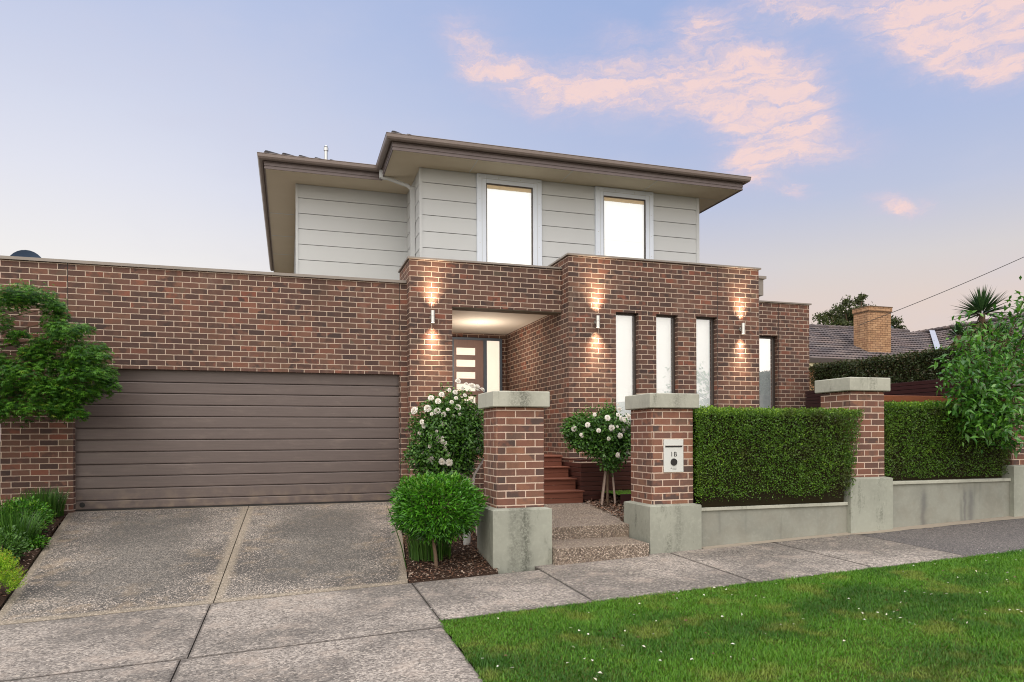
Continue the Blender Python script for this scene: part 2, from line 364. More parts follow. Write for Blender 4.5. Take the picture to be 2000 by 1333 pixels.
M['maple']=leaf_mat('maple_leaf',[(34,72,24),(56,106,30),(96,150,38),(52,98,30),(178,200,66)],0.5,0.42)
M['nandina']=leaf_mat('nandina_leaf',[(30,72,16),(54,112,22),(90,156,34),(44,96,22),(140,186,62)],0.33,0.25)
M['rose_leaf']=leaf_mat('rose_leaf',[(40,72,28),(58,98,36),(90,136,46),(48,84,36),(128,160,60)],0.38,0.22)
M['petal']=leaf_mat('white_rose_petal',[(236,232,220),(244,240,232),(228,220,200)],0.6,0.3)
M['conifer']=leaf_mat('golden_conifer',[(96,150,26),(140,190,36),(180,214,60),(120,170,30),(196,150,50)],0.5,0.25)
M['strap']=leaf_mat('strappy_leaf',[(40,74,20),(58,100,28),(86,130,44),(48,86,26)],0.45,0.2)
M['citrus']=leaf_mat('citrus_leaf',[(36,80,28),(58,112,32),(104,160,52),(50,98,38),(164,204,88)],0.3,0.3,spec=0.6)
M['yucca']=leaf_mat('yucca_leaf',[(30,58,34),(46,78,42),(66,98,52)],0.4,0.1)
M['yucca_old']=leaf_mat('drooping_yucca_leaf',[(92,98,56),(120,122,78),(72,88,50)],0.6,0.15)
M['far_tree']=leaf_mat('far_tree_leaf',[(46,56,26),(62,72,34),(78,86,40),(54,62,30)],0.6,0.2)
M['grass']=leaf_mat('lawn_blade',[(44,90,12),(66,120,18),(106,158,32),(68,118,20),(158,174,70)],0.5,0.3,0.45,(150,148,68),2.4)
M['turf']=flat_mat('turf_base',rgb(70,80,34),0.95,0,0.4,12.0,0.1)
M['glass']=glass_mat('window_glass',0.20)
M['glass2']=glass_mat('clear_reflective_glass',0.62)
M['lamp']=emit_mat('lamp_glow',(1.0,0.86,0.66,1),9.0)
m,t,b,out=newmat('garage_door_panel'); uv=uvn(t); x,y,_=t.sep(uv)
g=t.noise(t.comb(t.m('MULTIPLY',x,1.6),t.m('MULTIPLY',y,42.0)),1.0,5.0,0.7)
c=t.mix(g,rgb(80,71,68),rgb(110,98,94)); c=t.mix(t.m('MULTIPLY',t.ss(t.noise(t.comb(t.m('MULTIPLY',x,0.9),t.m('MULTIPLY',y,3.0)),2.0,5.0,0.7),0.5,0.75),0.35),c,rgb(134,120,112)); c=t.mix(t.m('MULTIPLY',t.ss(y,-0.62,-1.06),t.ss(t.noise(uv,6.0,4.0),0.4,0.7)),c,rgb(122,108,96)); c=t.mix(t.ss(t.noise(uv,0.5,2.0),0.3,0.7,0,0.25),c,rgb(96,84,80))
fin(t,b,c,0.42,0.15,0.45,t.bump(g,0.25,0.002)); M['door_metal']=m
m,t,b,out=newmat('front_door_timber'); uv=uvn(t); x,y,_=t.sep(uv)
g=t.noise(t.comb(t.m('MULTIPLY',x,40.0),t.m('MULTIPLY',y,2.0)),1.0,4.0,0.7); fin(t,b,t.mix(g,rgb(126,104,98),rgb(150,122,114)),0.5); M['door']=m
def lit_mat(name,col,e):
    m,t,b,out=newmat(name); p=pos(t); x,y,z=t.sep(p)
    fold=t.noise(t.comb(t.m('MULTIPLY',x,16.0),0.0,t.m('MULTIPLY',z,1.6)),1.0,3.0)
    c=t.mix(t.m('MULTIPLY',fold,0.45),col,tuple([q*0.7 for q in col[:3]]+[1])); fin(t,b,c,0.8,0,0.2)
    t.put(b.inputs['Emission Color'],c); b.inputs['Emission Strength'].default_value=e; return m
M['blind']=lit_mat('glowing_roller_blind',rgb(236,240,238),0.36)  # glow put into the blind itself, whitening panes beyond what they reflect
M['blind_warm']=lit_mat('lit_interior',rgb(250,236,218),0.75)
M['pelmet_grey']=lit_mat('blind_batten_grey',rgb(214,214,204),0.35)
M['pelmet']=lit_mat('lit_pelmet',rgb(226,204,168),0.25)

# tile material with courses
m,t,b,out=newmat('grey_concrete_roof_tiles'); uv=uvn(t,'uv'); x,y,_=t.sep(uv)
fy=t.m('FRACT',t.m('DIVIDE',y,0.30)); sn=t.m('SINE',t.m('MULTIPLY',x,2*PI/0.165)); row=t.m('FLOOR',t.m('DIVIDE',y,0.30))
wn=t.node('ShaderNodeTexWhiteNoise',noise_dimensions='2D'); t.put(wn.inputs['Vector'],t.comb(t.m('FLOOR',t.m('DIVIDE',x,0.33)),row))
c=t.ramp(wn.outputs['Value'],[(0,rgb(82,76,78)),(0.5,rgb(100,92,92)),(1,rgb(118,106,102))])
c=t.mix(t.ss(t.noise(pos(t),0.8,4.0),0.5,0.7,0,0.3),c,rgb(122,100,94))
c=t.mix(t.ss(fy,0.0,0.26,0.85,0.0),c,rgb(22,20,22))  # shadow under each tile lap, put into the colour as a dark band
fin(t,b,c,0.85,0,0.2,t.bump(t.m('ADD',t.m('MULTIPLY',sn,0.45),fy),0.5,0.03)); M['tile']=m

# ================================================================== GROUND
def zfoot(x,y): return -1.603+0.037*x+0.02*(y-7.8)
def zdrive(x,y):
    k=min(max((y-7.64)/(12.05-7.64),0),1); return zfoot(x,7.64)*(1-k)+(-1.078)*k
def zyard(x,y):
    if y<7.7: return zfoot(x,y)
    k=min((y-7.7)/4.3,1); e=-1.02+0.037*max(x-5,0)
    z0=zfoot(x,7.7); 
    if x>3.0: z0=max(z0,-1.12)
    return z0*(1-k)+e*k
# one big sheet reaching the horizon
xs=[-400,-150,-60,-25,-12,-8,-6,-4,-3,-2,-1,0,1,2,3,4,5,6,7,8,9,10,12,16,25,60,150,400]
ys=[-400,-150,-60,-20,-8,-3,0,2,4,5,6,7,7.7,8.5,9.5,10.5,11.5,12.5,16,25,60,150,400]
def zbig(x,y):
    if 7.0<y<12.2: return zfoot(min(max(x,-14),22),7.7)-0.25
    xc=min(max(x,-14),22); return zyard(xc,min(max(y,-2),12.5))-0.09-(0.12 if y<1 else 0)
b=MB(); V=[(x,y,zbig(x,y)) for y in ys for x in xs]; nx=len(xs)
b.add(V,[(j*nx+i,j*nx+i+1,(j+1)*nx+i+1,(j+1)*nx+i) for j in range(len(ys)-1) for i in range(nx-1)])
tag(b.build('ground',flat_mat('dry_earth',rgb(118,108,92),0.95,0,0.3,3.0,0.1)),None,None,None,'structure')

def slab(b,quad,zf,nx=14,ny=14,th=0.05,attr=None,zo=0.0):
    """flat slab from 4 plan corners (ccw from front-left); collects edge distance"""
    (x0,y0),(x1,y1),(x2,y2),(x3,y3)=quad
    V=[];E=[]
    W=(math.hypot(x1-x0,y1-y0)+math.hypot(x2-x3,y2-y3))/2; L=(math.hypot(x3-x0,y3-y0)+math.hypot(x2-x1,y2-y1))/2
    for j in range(ny+1):
        for i in range(nx+1):
            s,t=i/nx,j/ny
            x=(x0*(1-s)+x1*s)*(1-t)+(x3*(1-s)+x2*s)*t; y=(y0*(1-s)+y1*s)*(1-t)+(y3*(1-s)+y2*s)*t
            e=min(min(s,1-s)*W,min(t,1-t)*L)
            V.append((x,y,zf(x,y)+zo-(0.006 if e<1e-6 else 0))); E.append(e)
    F=[(j*(nx+1)+i,j*(nx+1)+i+1,(j+1)*(nx+1)+i+1,(j+1)*(nx+1)+i) for j in range(ny) for i in range(nx)]
    # skirts
    ring=[i for i in range(nx+1)]+[ (j+1)*(nx+1)-1 for j in range(1,ny+1)]+[ny*(nx+1)+i for i in range(nx-1,-1,-1)]+[j*(nx+1) for j in range(ny-1,0,-1)]
    n0=len(V)
    for r in ring: V.append((V[r][0],V[r][1],V[r][2]-th)); E.append(0.0)
    for k in range(len(ring)):
        a,c=ring[k],ring[(k+1)%len(ring)]; F.append((a,n0+k,n0+(k+1)%len(ring),c))
    b.add(V,F); b.edge=getattr(b,'edge',[])+E; return b
def build_slabs(name,b,mat):
    o=b.build(name,mat); at=o.data.attributes.new('edge','FLOAT','POINT'); at.data.foreach_set('value',b.edge); return struct(o)
g=0.0055
def line(p,q,y): return p[0]+(q[0]-p[0])*(y-p[1])/(q[1]-p[1])
LE=lambda y: line((-2.62,7.65),(-3.12,12.05),y)      # left edge of the drive
RE=lambda y: line((1.215,7.65),(1.76,12.05),y)
JE=lambda y: line((-0.725,7.65),(-0.615,12.05),y)
b=MB()
slab(b,[(-4.3,7.65),(JE(7.65)-g,7.65),(JE(12.1)-g,12.1),(LE(12.1),12.1)],zdrive,26,30) if False else None
slab(b,[(LE(7.65),7.65),(JE(7.65)-g,7.65),(JE(12.1)-g,12.1),(LE(12.1),12.1)],zdrive,26,40)
slab(b,[(JE(7.65)+g,7.65),(RE(7.65),7.65),(RE(12.1),12.1),(JE(12.1)+g,12.1)],zdrive,26,40)
build_slabs('driveway',b,M['drive'])
b=MB(); XJ=[-6.0,-2.9,-0.745,1.255,2.72,4.49,6.0,7.33]
for i in range(len(XJ)-1):
    yt=7.93 if XJ[i]>2 else 7.635
    slab(b,[(XJ[i]+g,6.12 if XJ[i]>1 else 5.92),(XJ[i+1]-g,6.12 if XJ[i]>1 else 5.92),(XJ[i+1]-g,yt),(XJ[i]+g,yt)],zfoot,20,16)
for i,(x0,x1) in enumerate(((-6.0,-2.9),(-2.9,-0.79),(-0.79,1.235))):
    slab(b,[(x0+g,3.2),(x1-g,3.2),(x1-g,5.905),(x0+g,5.905)],zfoot,20,24)
build_slabs('footpath',b,M['path'])
b=MB(); slab(b,[(7.33+g,6.12),(16,6.12),(16,7.93),(7.33+g,7.93)],zfoot,30,8)
o=b.build('dark_footpath',M['asphalt']); struct(o)
# thin mortar strip along the wall foot
b=MB(); n=60; V=[];F=[]
for i in range(n+1):
    x=4.97+i*(10.6-4.97)/n; w=0.004+0.045*abs(math.sin(i*1.7)*math.sin(i*.37))*(1 if x>7 else .25); 
    V+= [(x,7.84-0.10-w if x>7.3 else 7.80-w,zfoot(x,7.7)+0.004),(x,7.90,zfoot(x,7.7)+0.016)]
for i in range(n): F.append((2*i,2*i+2,2*i+3,2*i+1))
b.add(V,F); struct(b.build('mortar_strip',flat_mat('pale_mortar',rgb(158,148,134),0.9,0,0.4,20.0,0.1,0.5)))
# street behind the camera
b=MB(); b.box(-60,60,-8.2,0.6,-1.95,-1.78); struct(b.build('road',M['road']))
b=MB(); b.box(-60,60,0.6,0.75,-1.95,-1.66); struct(b.build('kerb',M['kerb']))
# nature strip under the blades
def grid(name,x0,x1,y0,y1,nx,ny,zf,mat):
    b=MB(); V=[(x0+(x1-x0)*i/nx,y0+(y1-y0)*j/ny,zf(x0+(x1-x0)*i/nx,y0+(y1-y0)*j/ny)) for j in range(ny+1) for i in range(nx+1)]
    b.add(V,[(j*(nx+1)+i,j*(nx+1)+i+1,(j+1)*(nx+1)+i+1,(j+1)*(nx+1)+i) for j in range(ny) for i in range(nx)]); return b.build(name,mat,smooth=True)
struct(grid('nature_strip',1.25,18,0.8,6.12,40,16,lambda x,y:zfoot(x,y)-0.012,M['turf']))

def zlawn(X,Y): return -1.603+0.037*X+0.02*(Y-7.8)
def blades(x0,x1,y0,y1,dens,h0,h1,zf,name,mat,label,edge=True,wk=1.0):
    n=int((x1-x0)*(y1-y0)*dens); X=RNG.uniform(x0,x1,n); Y=RNG.uniform(y0,y1,n)
    if edge: # ragged boundary
        nz=vnoise(np.stack([X,Y,Y*0],1),6.0,3)*0.02+vnoise(np.stack([X,Y,Y*0],1),25.0,33)*0.015+RNG.random(n)**6*0.03
        keep=(X>x0+0.02+nz)&(Y<y1-0.03+nz); X=X[keep];Y=Y[keep];n=len(X)
    P=np.stack([X,Y,zf(X,Y)-0.012],1)
    tall=0.6+0.3*(vnoise(P*np.array([1,1,0]),2.2,5)*0.5+0.5)+0.35*np.clip(vnoise(P*np.array([1,1,0]),5.5,6)-0.45,0,1)+(RNG.random(n)<.004)*0.8
    h=RNG.uniform(h0*0.7,h1*0.95,n)*tall; a=RNG.uniform(0,2*PI,n); ln=RNG.uniform(0.1,0.75,n)
    D=np.stack([np.cos(a)*ln,np.sin(a)*ln,np.ones(n)],1); D=norm(D)
    S=np.stack([-np.sin(a),np.cos(a),np.zeros(n)],1); w=RNG.uniform(0.0022,0.0045,n)*wk
    tip=P+D*h[:,None]+np.stack([np.cos(a),np.sin(a),-0.35*np.ones(n)],1)*(h*0.3)[:,None]
    V=np.stack([P-S*w[:,None],P+S*w[:,None],tip],1).reshape(-1,3)
    b_=np.arange(n)*3; F=np.stack([b_,b_+1,b_+2],1)
    rn=np.clip(RNG.random(n)*0.42+0.24+vnoise(P*np.array([1,1,0]),1.5,9)*0.26+vnoise(P*np.array([1,1,0]),5.0,19)*0.2,0,1)**1.15
    UV=np.stack([np.repeat(rn,3),np.tile([0,0,1.0],n)],1)
    o=npmesh(name,V,F,UV,mat); tag(o,label,'grass',None,'stuff'); return o
blades(1.24,8.2,2.75,4.12,9500,0.022,0.05,zlawn,'grass',M['grass'],'nearest part of the mown nature strip lawn',False)
blades(1.21,10.4,4.1,6.15,11500,0.022,0.05,zlawn,'grass',M['grass'],'short mown lawn with dry patches on the nature strip')
# fallen petals and leaves on the lawn
n=150; P=np.stack([RNG.uniform(1.3,9.5,n),RNG.uniform(4.2,6.1,n),np.zeros(n)],1); P[:,2]=zlawn(P[:,0],P[:,1])+0.03
D=norm(rdir(n)*np.array([1,1,.25])); N=norm(rdir(n)*0.5+np.array([0,0,1]))
v=leaves(P,D,N,RNG.uniform(0.014,0.036,n),RNG.uniform(0.012,0.026,n),RNG.random(n),0.3)
tag(npmesh('fallen_petals',*v,M['petal']),'pale petals and dead leaves scattered over the lawn','petals',None,'stuff')
n=60; P=np.stack([RNG.uniform(1.3,9.5,n),RNG.uniform(4.2,6.1,n),np.zeros(n)],1); P[:,2]=zlawn(P[:,0],P[:,1])+0.03
v=leaves(P,norm(rdir(n)*np.array([1,1,.25])),norm(rdir(n)*0.4+np.array([0,0,1])),RNG.uniform(0.02,0.045,n),RNG.uniform(0.012,0.025,n),RNG.random(n)*0.5,0.3)
tag(npmesh('dead_leaves',*v,M['mulch']),'brown dead leaves lying in the lawn','leaves',None,'stuff')

def debris(name,xr,yr,n,mat,label,cat,zf,a=0.012,b_=0.028):
    P=np.stack([RNG.uniform(*xr,n),yr[0]+(yr[1]-yr[0])*RNG.random(n)**3,np.zeros(n)],1); P[:,2]=np.array([zf(x,y) for x,y in P[:,:2]])+0.006
    v=leaves(P,norm(rdir(n)*np.array([1,1,.12])),norm(rdir(n)*0.25+np.array([0,0,1])),RNG.uniform(a,b_,n),RNG.uniform(a*.5,b_*.6,n),RNG.random(n),0.2)
    tag(npmesh(name,*v,mat),label,cat,None,'stuff')
debris('dead_leaves',(1.3,9.5),(7.6,6.2),110,M['mulch'],'bits of leaf litter along the foot of the low walls','leaves',zfoot)
debris('fallen_petals',(1.0,9.5),(6.14,6.6),70,M['petal'],'pale petals blown from the lawn onto the footpath','petals',zfoot,0.01,0.022)
debris('dead_leaves',(-2.5,1.2),(11.9,8.0),80,M['mulch'],'leaf litter on the driveway mostly by the garage door','leaves',zdrive,0.012,0.03)
# garden beds
def lerp(a,b,t): return a+(b-a)*t
def bed_surface(name,corners,zf,n=20,amp=0.02):
    (x0,y0),(x1,y1),(x2,y2),(x3,y3)=corners; V=[]
    for j in range(n+1):
        for i in range(n+1):
            s,t=i/n,j/n; x=lerp(lerp(x0,x1,s),lerp(x3,x2,s),t); y=lerp(lerp(y0,y1,s),lerp(y3,y2,s),t)
            V.append((x,y,zf(x,y)+amp*math.sin(x*9)*math.cos(y*7)*min(1,4*min(s,1-s,t,1-t)+0.0)))
    b=MB().add(V,[(j*(n+1)+i,j*(n+1)+i+1,(j+1)*(n+1)+i+1,(j+1)*(n+1)+i) for j in range(n) for i in range(n)])
    return struct(b.build(name,M['soil'],smooth=True))
def chips(name,corners,zf,n,label,s0=0.02,s1=0.055,par=None):
    (x0,y0),(x1,y1),(x2,y2),(x3,y3)=corners; s=RNG.random(n); t=RNG.random(n)
    x=lerp(lerp(x0,x1,s),lerp(x3,x2,s),t); y=lerp(lerp(y0,y1,s),lerp(y3,y2,s),t)
    z=np.array([zf(a,b_) for a,b_ in zip(x,y)])+RNG.uniform(0.0,0.03,n)
    P=np.stack([x,y,z],1); D=norm(rdir(n)*np.array([1,1,0.35])); N=norm(rdir(n)*0.55+np.array([0,0,1]))
    v=leaves(P,D,N,RNG.uniform(s0,s1,n),RNG.uniform(s0*0.5,s1*0.5,n),RNG.random(n),0.15,0.5)
    o=npmesh(name,*v,M['mulch']); tag(o,label,'mulch',None,'stuff')
zb1=lambda x,y: zdrive(-2.6,y)+0.015+0.03*min(1,max(0,(LE(y)-x)))
c1=[(-5.2,7.0),(LE(7.0)-0.01,7.0),(LE(12.0)-0.01,12.0),(-5.2,12.0)]
c1=[(-5.2,7.66),(LE(7.66)-0.01,7.66),(LE(11.99)-0.01,11.99),(-5.2,11.99)]
bed_surface('left_garden_bed',c1,zb1); chips('bark_mulch',c1,zb1,5200,'brown bark mulch beside the driveway by the garage')
def zb2(x,y):
    k=min(max((y-7.66)/2.6,0),1); return lerp(zfoot(x,7.64)-0.006,-1.15,k)
c2=[(RE(7.64)+0.01,7.642),(2.23,7.642),(3.0,11.6),(RE(11.6)+0.01,11.6)]
bed_surface('rose_garden_bed',c2,zb2); chips('bark_mulch',c2,zb2,7000,'brown bark chips around the round shrub and gate pier',0.018,0.05)
zl0=lambda y: -1.141+(min(y,10.2)-8.4)*0.067
zb3=lambda x,y: zl0(y)-0.012+0.10*min(1,max(0,(x-4.55)/0.5))
c3=[(4.26,8.58),(8.6,8.0),(8.6,11.38),(4.40,10.19)]
bed_surface('front_garden_bed',c3,zb3); 
c4=[(4.26,8.6),(5.3,8.6),(5.4,10.36),(4.36,10.19)]
chips('bark_mulch',c4,lambda x,y: zb3(x,y)+0.01,3800,'bark chips around the staked standard rose',0.02,0.06)
struct(MB().poly([(8.6,7.95,-0.72),(12.5,7.95,-0.6),(12.5,13.3,-0.6),(8.6,13.3,-0.72)]).build('side_yard_soil',M['soil']))
# small lawn behind the rose with its edging
struct(MB().box(4.72,8.5,9.62,9.66,-1.05,-0.86).build('lawn_edging',M['timber_black']))
struct(MB().poly([(4.72,9.66,-0.875),(8.5,9.66,-0.875),(8.5,10.39,-0.865),(4.72,10.39,-0.865)]).build('small_lawn_base',M['turf']))
blades(4.73,6.2,9.66,10.38,9000,0.03,0.06,lambda X,Y: -0.872+0*X,'grass',M['grass'],'small patch of lawn behind the staked rose',False,1.3)

# entry landing and steps
b=MB()
L=[(2.9,8.42),(4.222,8.42),(4.222,8.62),(4.36,9.0),(4.52,9.5),(4.53,9.8),(4.44,10.19),(2.9,10.19)]
zl=lambda y: -1.141+(y-8.4)*0.067
top=[(x,y,zl(y)) for x,y in L]; bot=[(x,y,zl(y)-0.2) for x,y in L]; n=len(L)
b.add(top+bot,[tuple(range(n))]+[(n+i,n+(i+1)%n,(i+1)%n,i) for i in range(n)])
struct(b.build('entry_landing',M['steps']))
t=thing('pebble_steps','two pebble finished concrete steps between the entry gate piers','steps',(3.58,7.8,-1.48))
b=MB(); b.bbox(2.95,4.222,8.388,8.70,-1.32,-1.136,0.008); b.build('upper_step',M['steps'],t)
b=MB(); b.bbox(2.95,4.17,7.745,8.386,-1.62,-1.296,0.008); b.build('lower_step',M['steps'],t)

# ================================================================== HOUSE
LAMP_W=88.0
house=thing('brick_house','two storey brown brick house with grey weatherboard upper floor and wide eaves','house',(2.0,12.5,-1.08))
# --- garage front wall with opening
b=MB()
b.box(-3.97,-3.05,12.0,12.24,-1.3,1.06); b.box(-3.97,1.91,12.0,12.24,1.06,2.62); b.box(1.785,1.91,12.0,12.24,-1.3,1.06)
b.box(-3.97,-3.73,12.24,22,-1.3,2.62)
gw=b.build('garage_wall',M['brick'],house)
MB().box(-3.115,-3.105,11.9985,12.0,0.9,2.61).build('expansion_joint',M['dark'],gw); MB().box(1.786,1.796,11.9985,12.0,-1.0,2.61).build('expansion_joint',M['dark'],gw)
b=MB().box(-3.99,1.90,11.965,12.27,2.62,2.645).box(-3.99,1.90,11.965,11.972,2.60,2.62).box(-3.99,-3.72,12.27,22,2.62,2.645); b.build('wall_coping',M['coping'],gw)
b=MB().box(-3.73,1.91,12.3,20,2.28,2.33); b.build('garage_roof',M['coping'],house)
# --- garage door
gd=None
zt=[1.10,0.874,0.701,0.522,0.343,0.164,-0.015,-0.194,-0.385,-0.566,-0.749,-0.928,-1.062]
b=MB()
for i in range(len(zt)-1):
    z1,z0=zt[i],zt[i+1]
    # board with a rolled lip and a shadow groove
    V=[];x0,x1=-3.05,1.785
    prof=[(12.150,z0),(12.122,z0+0.004),(12.120,z0+0.014),(12.120,z1-0.022),(12.124,z1-0.010),(12.146,z1-0.006),(12.150,z1)]
    for y,z in prof: V+=[(x0,y,z),(x1,y,z)]
    b.add(V,[(2*k,2*k+1,2*k+3,2*k+2) for k in range(len(prof)-1)])
gd=b.build('garage_door',M['door_metal'],house)
b=MB().box(-3.05,1.785,12.105,12.16,-1.085,-1.062); b.build('bottom_seal',M['black'],gd)
b=MB().cyl((-2.96,12.122,-0.99),(-2.96,12.112,-0.99),0.038,0.038,20); b.build('vent_cap',M['black'],gd)
MB().box(-3.05,1.785,12.245,12.26,-1.2,1.2).build('door_backing',M['dark'],gd)
# --- entry portal
b=MB()
b.box(1.91,2.63,11.72,12.42,-1.3,2.20); b.box(1.91,4.60,11.72,12.02,2.20,2.955); b.box(1.91,2.15,12.42,12.8,-1.3,2.955)
b.box(1.91,2.15,12.02,12.42,2.2,2.955)
ep=b.build('entry_wall',M['brick'],house)
MB().box(1.88,4.602,11.69,12.05,2.955,2.985).box(1.88,2.18,12.05,12.79,2.955,2.985).build('wall_coping',M['coping'],ep)
MB().box(2.635,4.597,11.73,12.0,2.188,2.1995).build('steel_lintel',flat_mat('painted_lintel',rgb(112,104,90),0.9,0,0.1,8.0,0.05),ep)
# porch inside
b=MB(); b.box(2.40,2.63,12.42,15.06,-1.3,2.3); b.box(2.63,3.36,15.06,15.3,-0.4,2.30); b.box(4.485,4.60,15.06,15.3,-0.4,2.30); b.box(3.36,4.485,15.06,15.3,2.165,2.30)
b.box(2.63,3.27,11.80,11.98,-1.3,-0.34)
b.build('porch_wall',M['brick'],house)
pc=MB().box(2.63,4.6,12.02,15.06,2.262,2.30).build('porch_ceiling',M['ceil'],house)
MB().cyl((3.60,13.54,2.2615),(3.60,13.54,2.253),0.05,0.05,20).build('downlight',M['lamp'],pc)
MB().box(2.63,4.6,12.0,15.06,-0.40,-0.315).box(3.28,4.6,11.72,12.0,-0.40,-0.315).build('porch_deck',M['timber_red'],house)
# front door with sidelight
fd=MB().box(3.36,3.40,15.0,15.08,-0.31,2.16).box(4.06,4.135,15.0,15.08,-0.31,2.16).box(4.43,4.484,15.0,15.08,-0.31,2.16).box(3.36,4.484,14.995,15.08,2.11,2.162).box(4.135,4.43,15.0,15.08,-0.31,-0.2).build('front_door',M['frame_blue'],house)
b=MB(); gz=[(1.784,1.940),(1.529,1.679),(1.273,1.417),(1.00,1.162),(0.74,0.89),(0.48,0.63)]
b.box(3.40,3.46,15.02,15.06,-0.3,2.11); b.box(3.88,4.06,15.02,15.06,-0.3,2.11)
zz=[-0.3]+sum([[a,c_] for a,c_ in gz[::-1]],[])+[2.11]
for i in range(0,len(zz),2): b.box(3.46,3.88,15.022,15.058,zz[i],zz[i+1])
b.build('door_leaf',M['door'],fd)
b=MB()
for a,c_ in gz: b.poly([(3.46,15.04,a),(3.88,15.04,a),(3.88,15.04,c_),(3.46,15.04,c_)])
b.build('door_glazing',M['blind_warm'],fd)
MB().poly([(4.135,15.04,-0.2),(4.43,15.04,-0.2),(4.43,15.04,2.11),(4.135,15.04,2.11)]).build('sidelight',M['blind_warm'],fd)
MB().cyl((3.95,14.99,0.55),(3.95,14.99,0.95),0.014).cyl((3.95,15.02,0.58),(3.95,14.99,0.58),0.01).cyl((3.95,15.02,0.92),(3.95,14.99,0.92),0.01).build('door_handle',M['steel'],fd)
# --- front bay with three slot windows
W3=[(5.499,5.945),(6.293,6.735),(7.112,7.552)]; zw0,zw1=-0.25,2.195
b=MB(); Y0,Y1=11.4,11.64; xs_=[4.605]+[v for w in W3 for v in w]+[8.455]
for i in range(0,len(xs_),2): b.box(xs_[i],xs_[i+1],Y0,Y1,zw0,zw1)
b.box(4.605,8.455,Y0,Y1,zw1,3.13); b.box(4.605,8.455,Y0,Y1,-1.4,zw0)
b.box(4.605,4.84,Y1,12.78,2.955,3.13); b.box(4.605,4.84,Y1,15.3,-1.4,2.955); b.box(8.22,8.455,Y1,15,-1.4,3.13)
bw=b.build('front_bay_wall',M['brick'],house)
MB().box(4.575,8.49,11.365,11.67,3.13,3.16).box(4.575,4.87,11.67,12.79,3.13,3.16).box(8.19,8.49,11.67,15,3.13,3.16).build('wall_coping',M['coping'],bw)
MB().box(7.553,7.563,11.3985,11.4,-0.9,3.12).build('expansion_joint',M['dark'],bw)
def slot_window(x0,x1,y,z0,z1,fm,glass,inner,fr=0.032,depth=0.05,parent=house):
    w=MB().box(x0,x0+fr,y,y+depth,z0,z1).box(x1-fr,x1,y,y+depth,z0,z1).box(x0+fr,x1-fr,y,y+depth,z1-fr,z1).box(x0+fr,x1-fr,y,y+depth,z0,z0+fr).build('window',fm,parent)
    MB().poly([(x0+fr,y+0.02,z0+fr),(x1-fr,y+0.02,z0+fr),(x1-fr,y+0.02,z1-fr),(x0+fr,y+0.02,z1-fr)]).build('pane',glass,w)
    MB().poly([(x0+fr*.5,y+0.10,z0),(x1-fr*.5,y+0.10,z0),(x1-fr*.5,y+0.10,z1),(x0+fr*.5,y+0.10,z1)]).build('blind',inner,w); return w
for x0,x1 in W3:
    slot_window(x0,x1,11.515,zw0,zw1,M['frame_dark'],M['glass'],M['blind'])
# --- right wing
b=MB(); Y0,Y1=13.3,13.54
b.box(8.455,9.80,Y0,Y1,-1.2,2.945); b.box(9.80,10.37,Y0,Y1,2.215,2.945); b.box(9.80,10.37,Y0,Y1,-1.2,0.0); b.box(10.37,11.20,Y0,Y1,-1.2,2.945); b.box(10.96,11.20,Y1,22,-1.2,2.945)
ww=b.build('right_wing_wall',M['brick'],house)
MB().box(8.46,11.24,13.265,13.57,2.945,2.975).box(10.93,11.24,13.57,22,2.945,2.975).build('wall_coping',M['coping'],ww)
MB().box(10.373,10.383,13.2985,13.3,0.0,2.935).build('expansion_joint',M['dark'],ww)
slot_window(9.80,10.37,13.42,0.0,2.215,M['frame_dark'],M['glass2'],M['blind'],0.05,0.06)  # glowing blind added behind this pane to lighten its dark reflection
# rainwater head on the bay side
rh=MB().box(8.457,8.59,11.44,11.66,2.66,2.97).box(8.457,8.63,11.40,11.70,2.97,3.02).build('rainwater_head',M['coping'],house)
MB().box(8.46,8.54,11.50,11.60,-0.9,2.66).build('downpipe',M['coping'],rh)

# --- upper storey, weatherboards as real boards
def boards(name,segs,z0,z1,first,pitch,parent,mat):
    """segs: list of (x0,y0,x1,y1,nx,ny): wall face line with outward normal"""
    b=MB(); zs=[z0]; z=first
    while z>z0+0.02: zs.append(z); z-=pitch
    zs=sorted(set([z0]+zs))+[z1]
    for (x0,y0,x1,y1,nx_,ny_) in segs:
        for i in range(len(zs)-1):
            a,c_=zs[i],zs[i+1]
            o0,o1=0.012,0.018
            V=[(x0,y0,a+0.004),(x1,y1,a+0.004),(x0+nx_*o1,y0+ny_*o1,a+0.006),(x1+nx_*o1,y1+ny_*o1,a+0.006),
               (x0+nx_*o0,y0+ny_*o0,c_-0.004),(x1+nx_*o0,y1+ny_*o0,c_-0.004),(x0,y0,c_-0.001),(x1,y1,c_-0.001)]
            b.add(V,[(0,1,3,2),(2,3,5,4),(4,5,7,6)])
    return b.build(name,mat,parent)
uw=MB().box(2.30,8.02,12.8,13.0,2.3,4.90).box(0.17,2.30,14.3,14.5,2.3,4.90).box(2.30,2.5,13.0,14.3,2.3,4.90).box(0.17,0.37,14.5,22,2.3,4.90).box(7.82,8.02,13.0,22,2.3,4.9).build('upper_wall',M['dark'],house)
wins=[(3.337,4.607,3.514,4.431,4.722),(5.722,6.982,5.890,6.811,4.720)]
xs_=[2.30,3.337,4.607,5.722,6.982,8.02]
for i_ in (0,2,4): boards('weatherboards',[(xs_[i_],12.8,xs_[i_+1],12.8,0,-1)],2.6,4.89,4.628,0.296,uw,M['clad'])
boards('weatherboards',[(0.17,14.3,2.30,14.3,0,-1)],2.3,4.89,4.621,0.297,uw,M['clad'])
boards('weatherboards',[(2.30,14.3,2.30,12.8,-1,0)],2.3,4.89,4.624,0.2965,uw,M['clad']); boards('weatherboards',[(0.17,22,0.17,14.3,-1,0)],2.3,4.89,4.624,0.2965,uw,M['clad'])
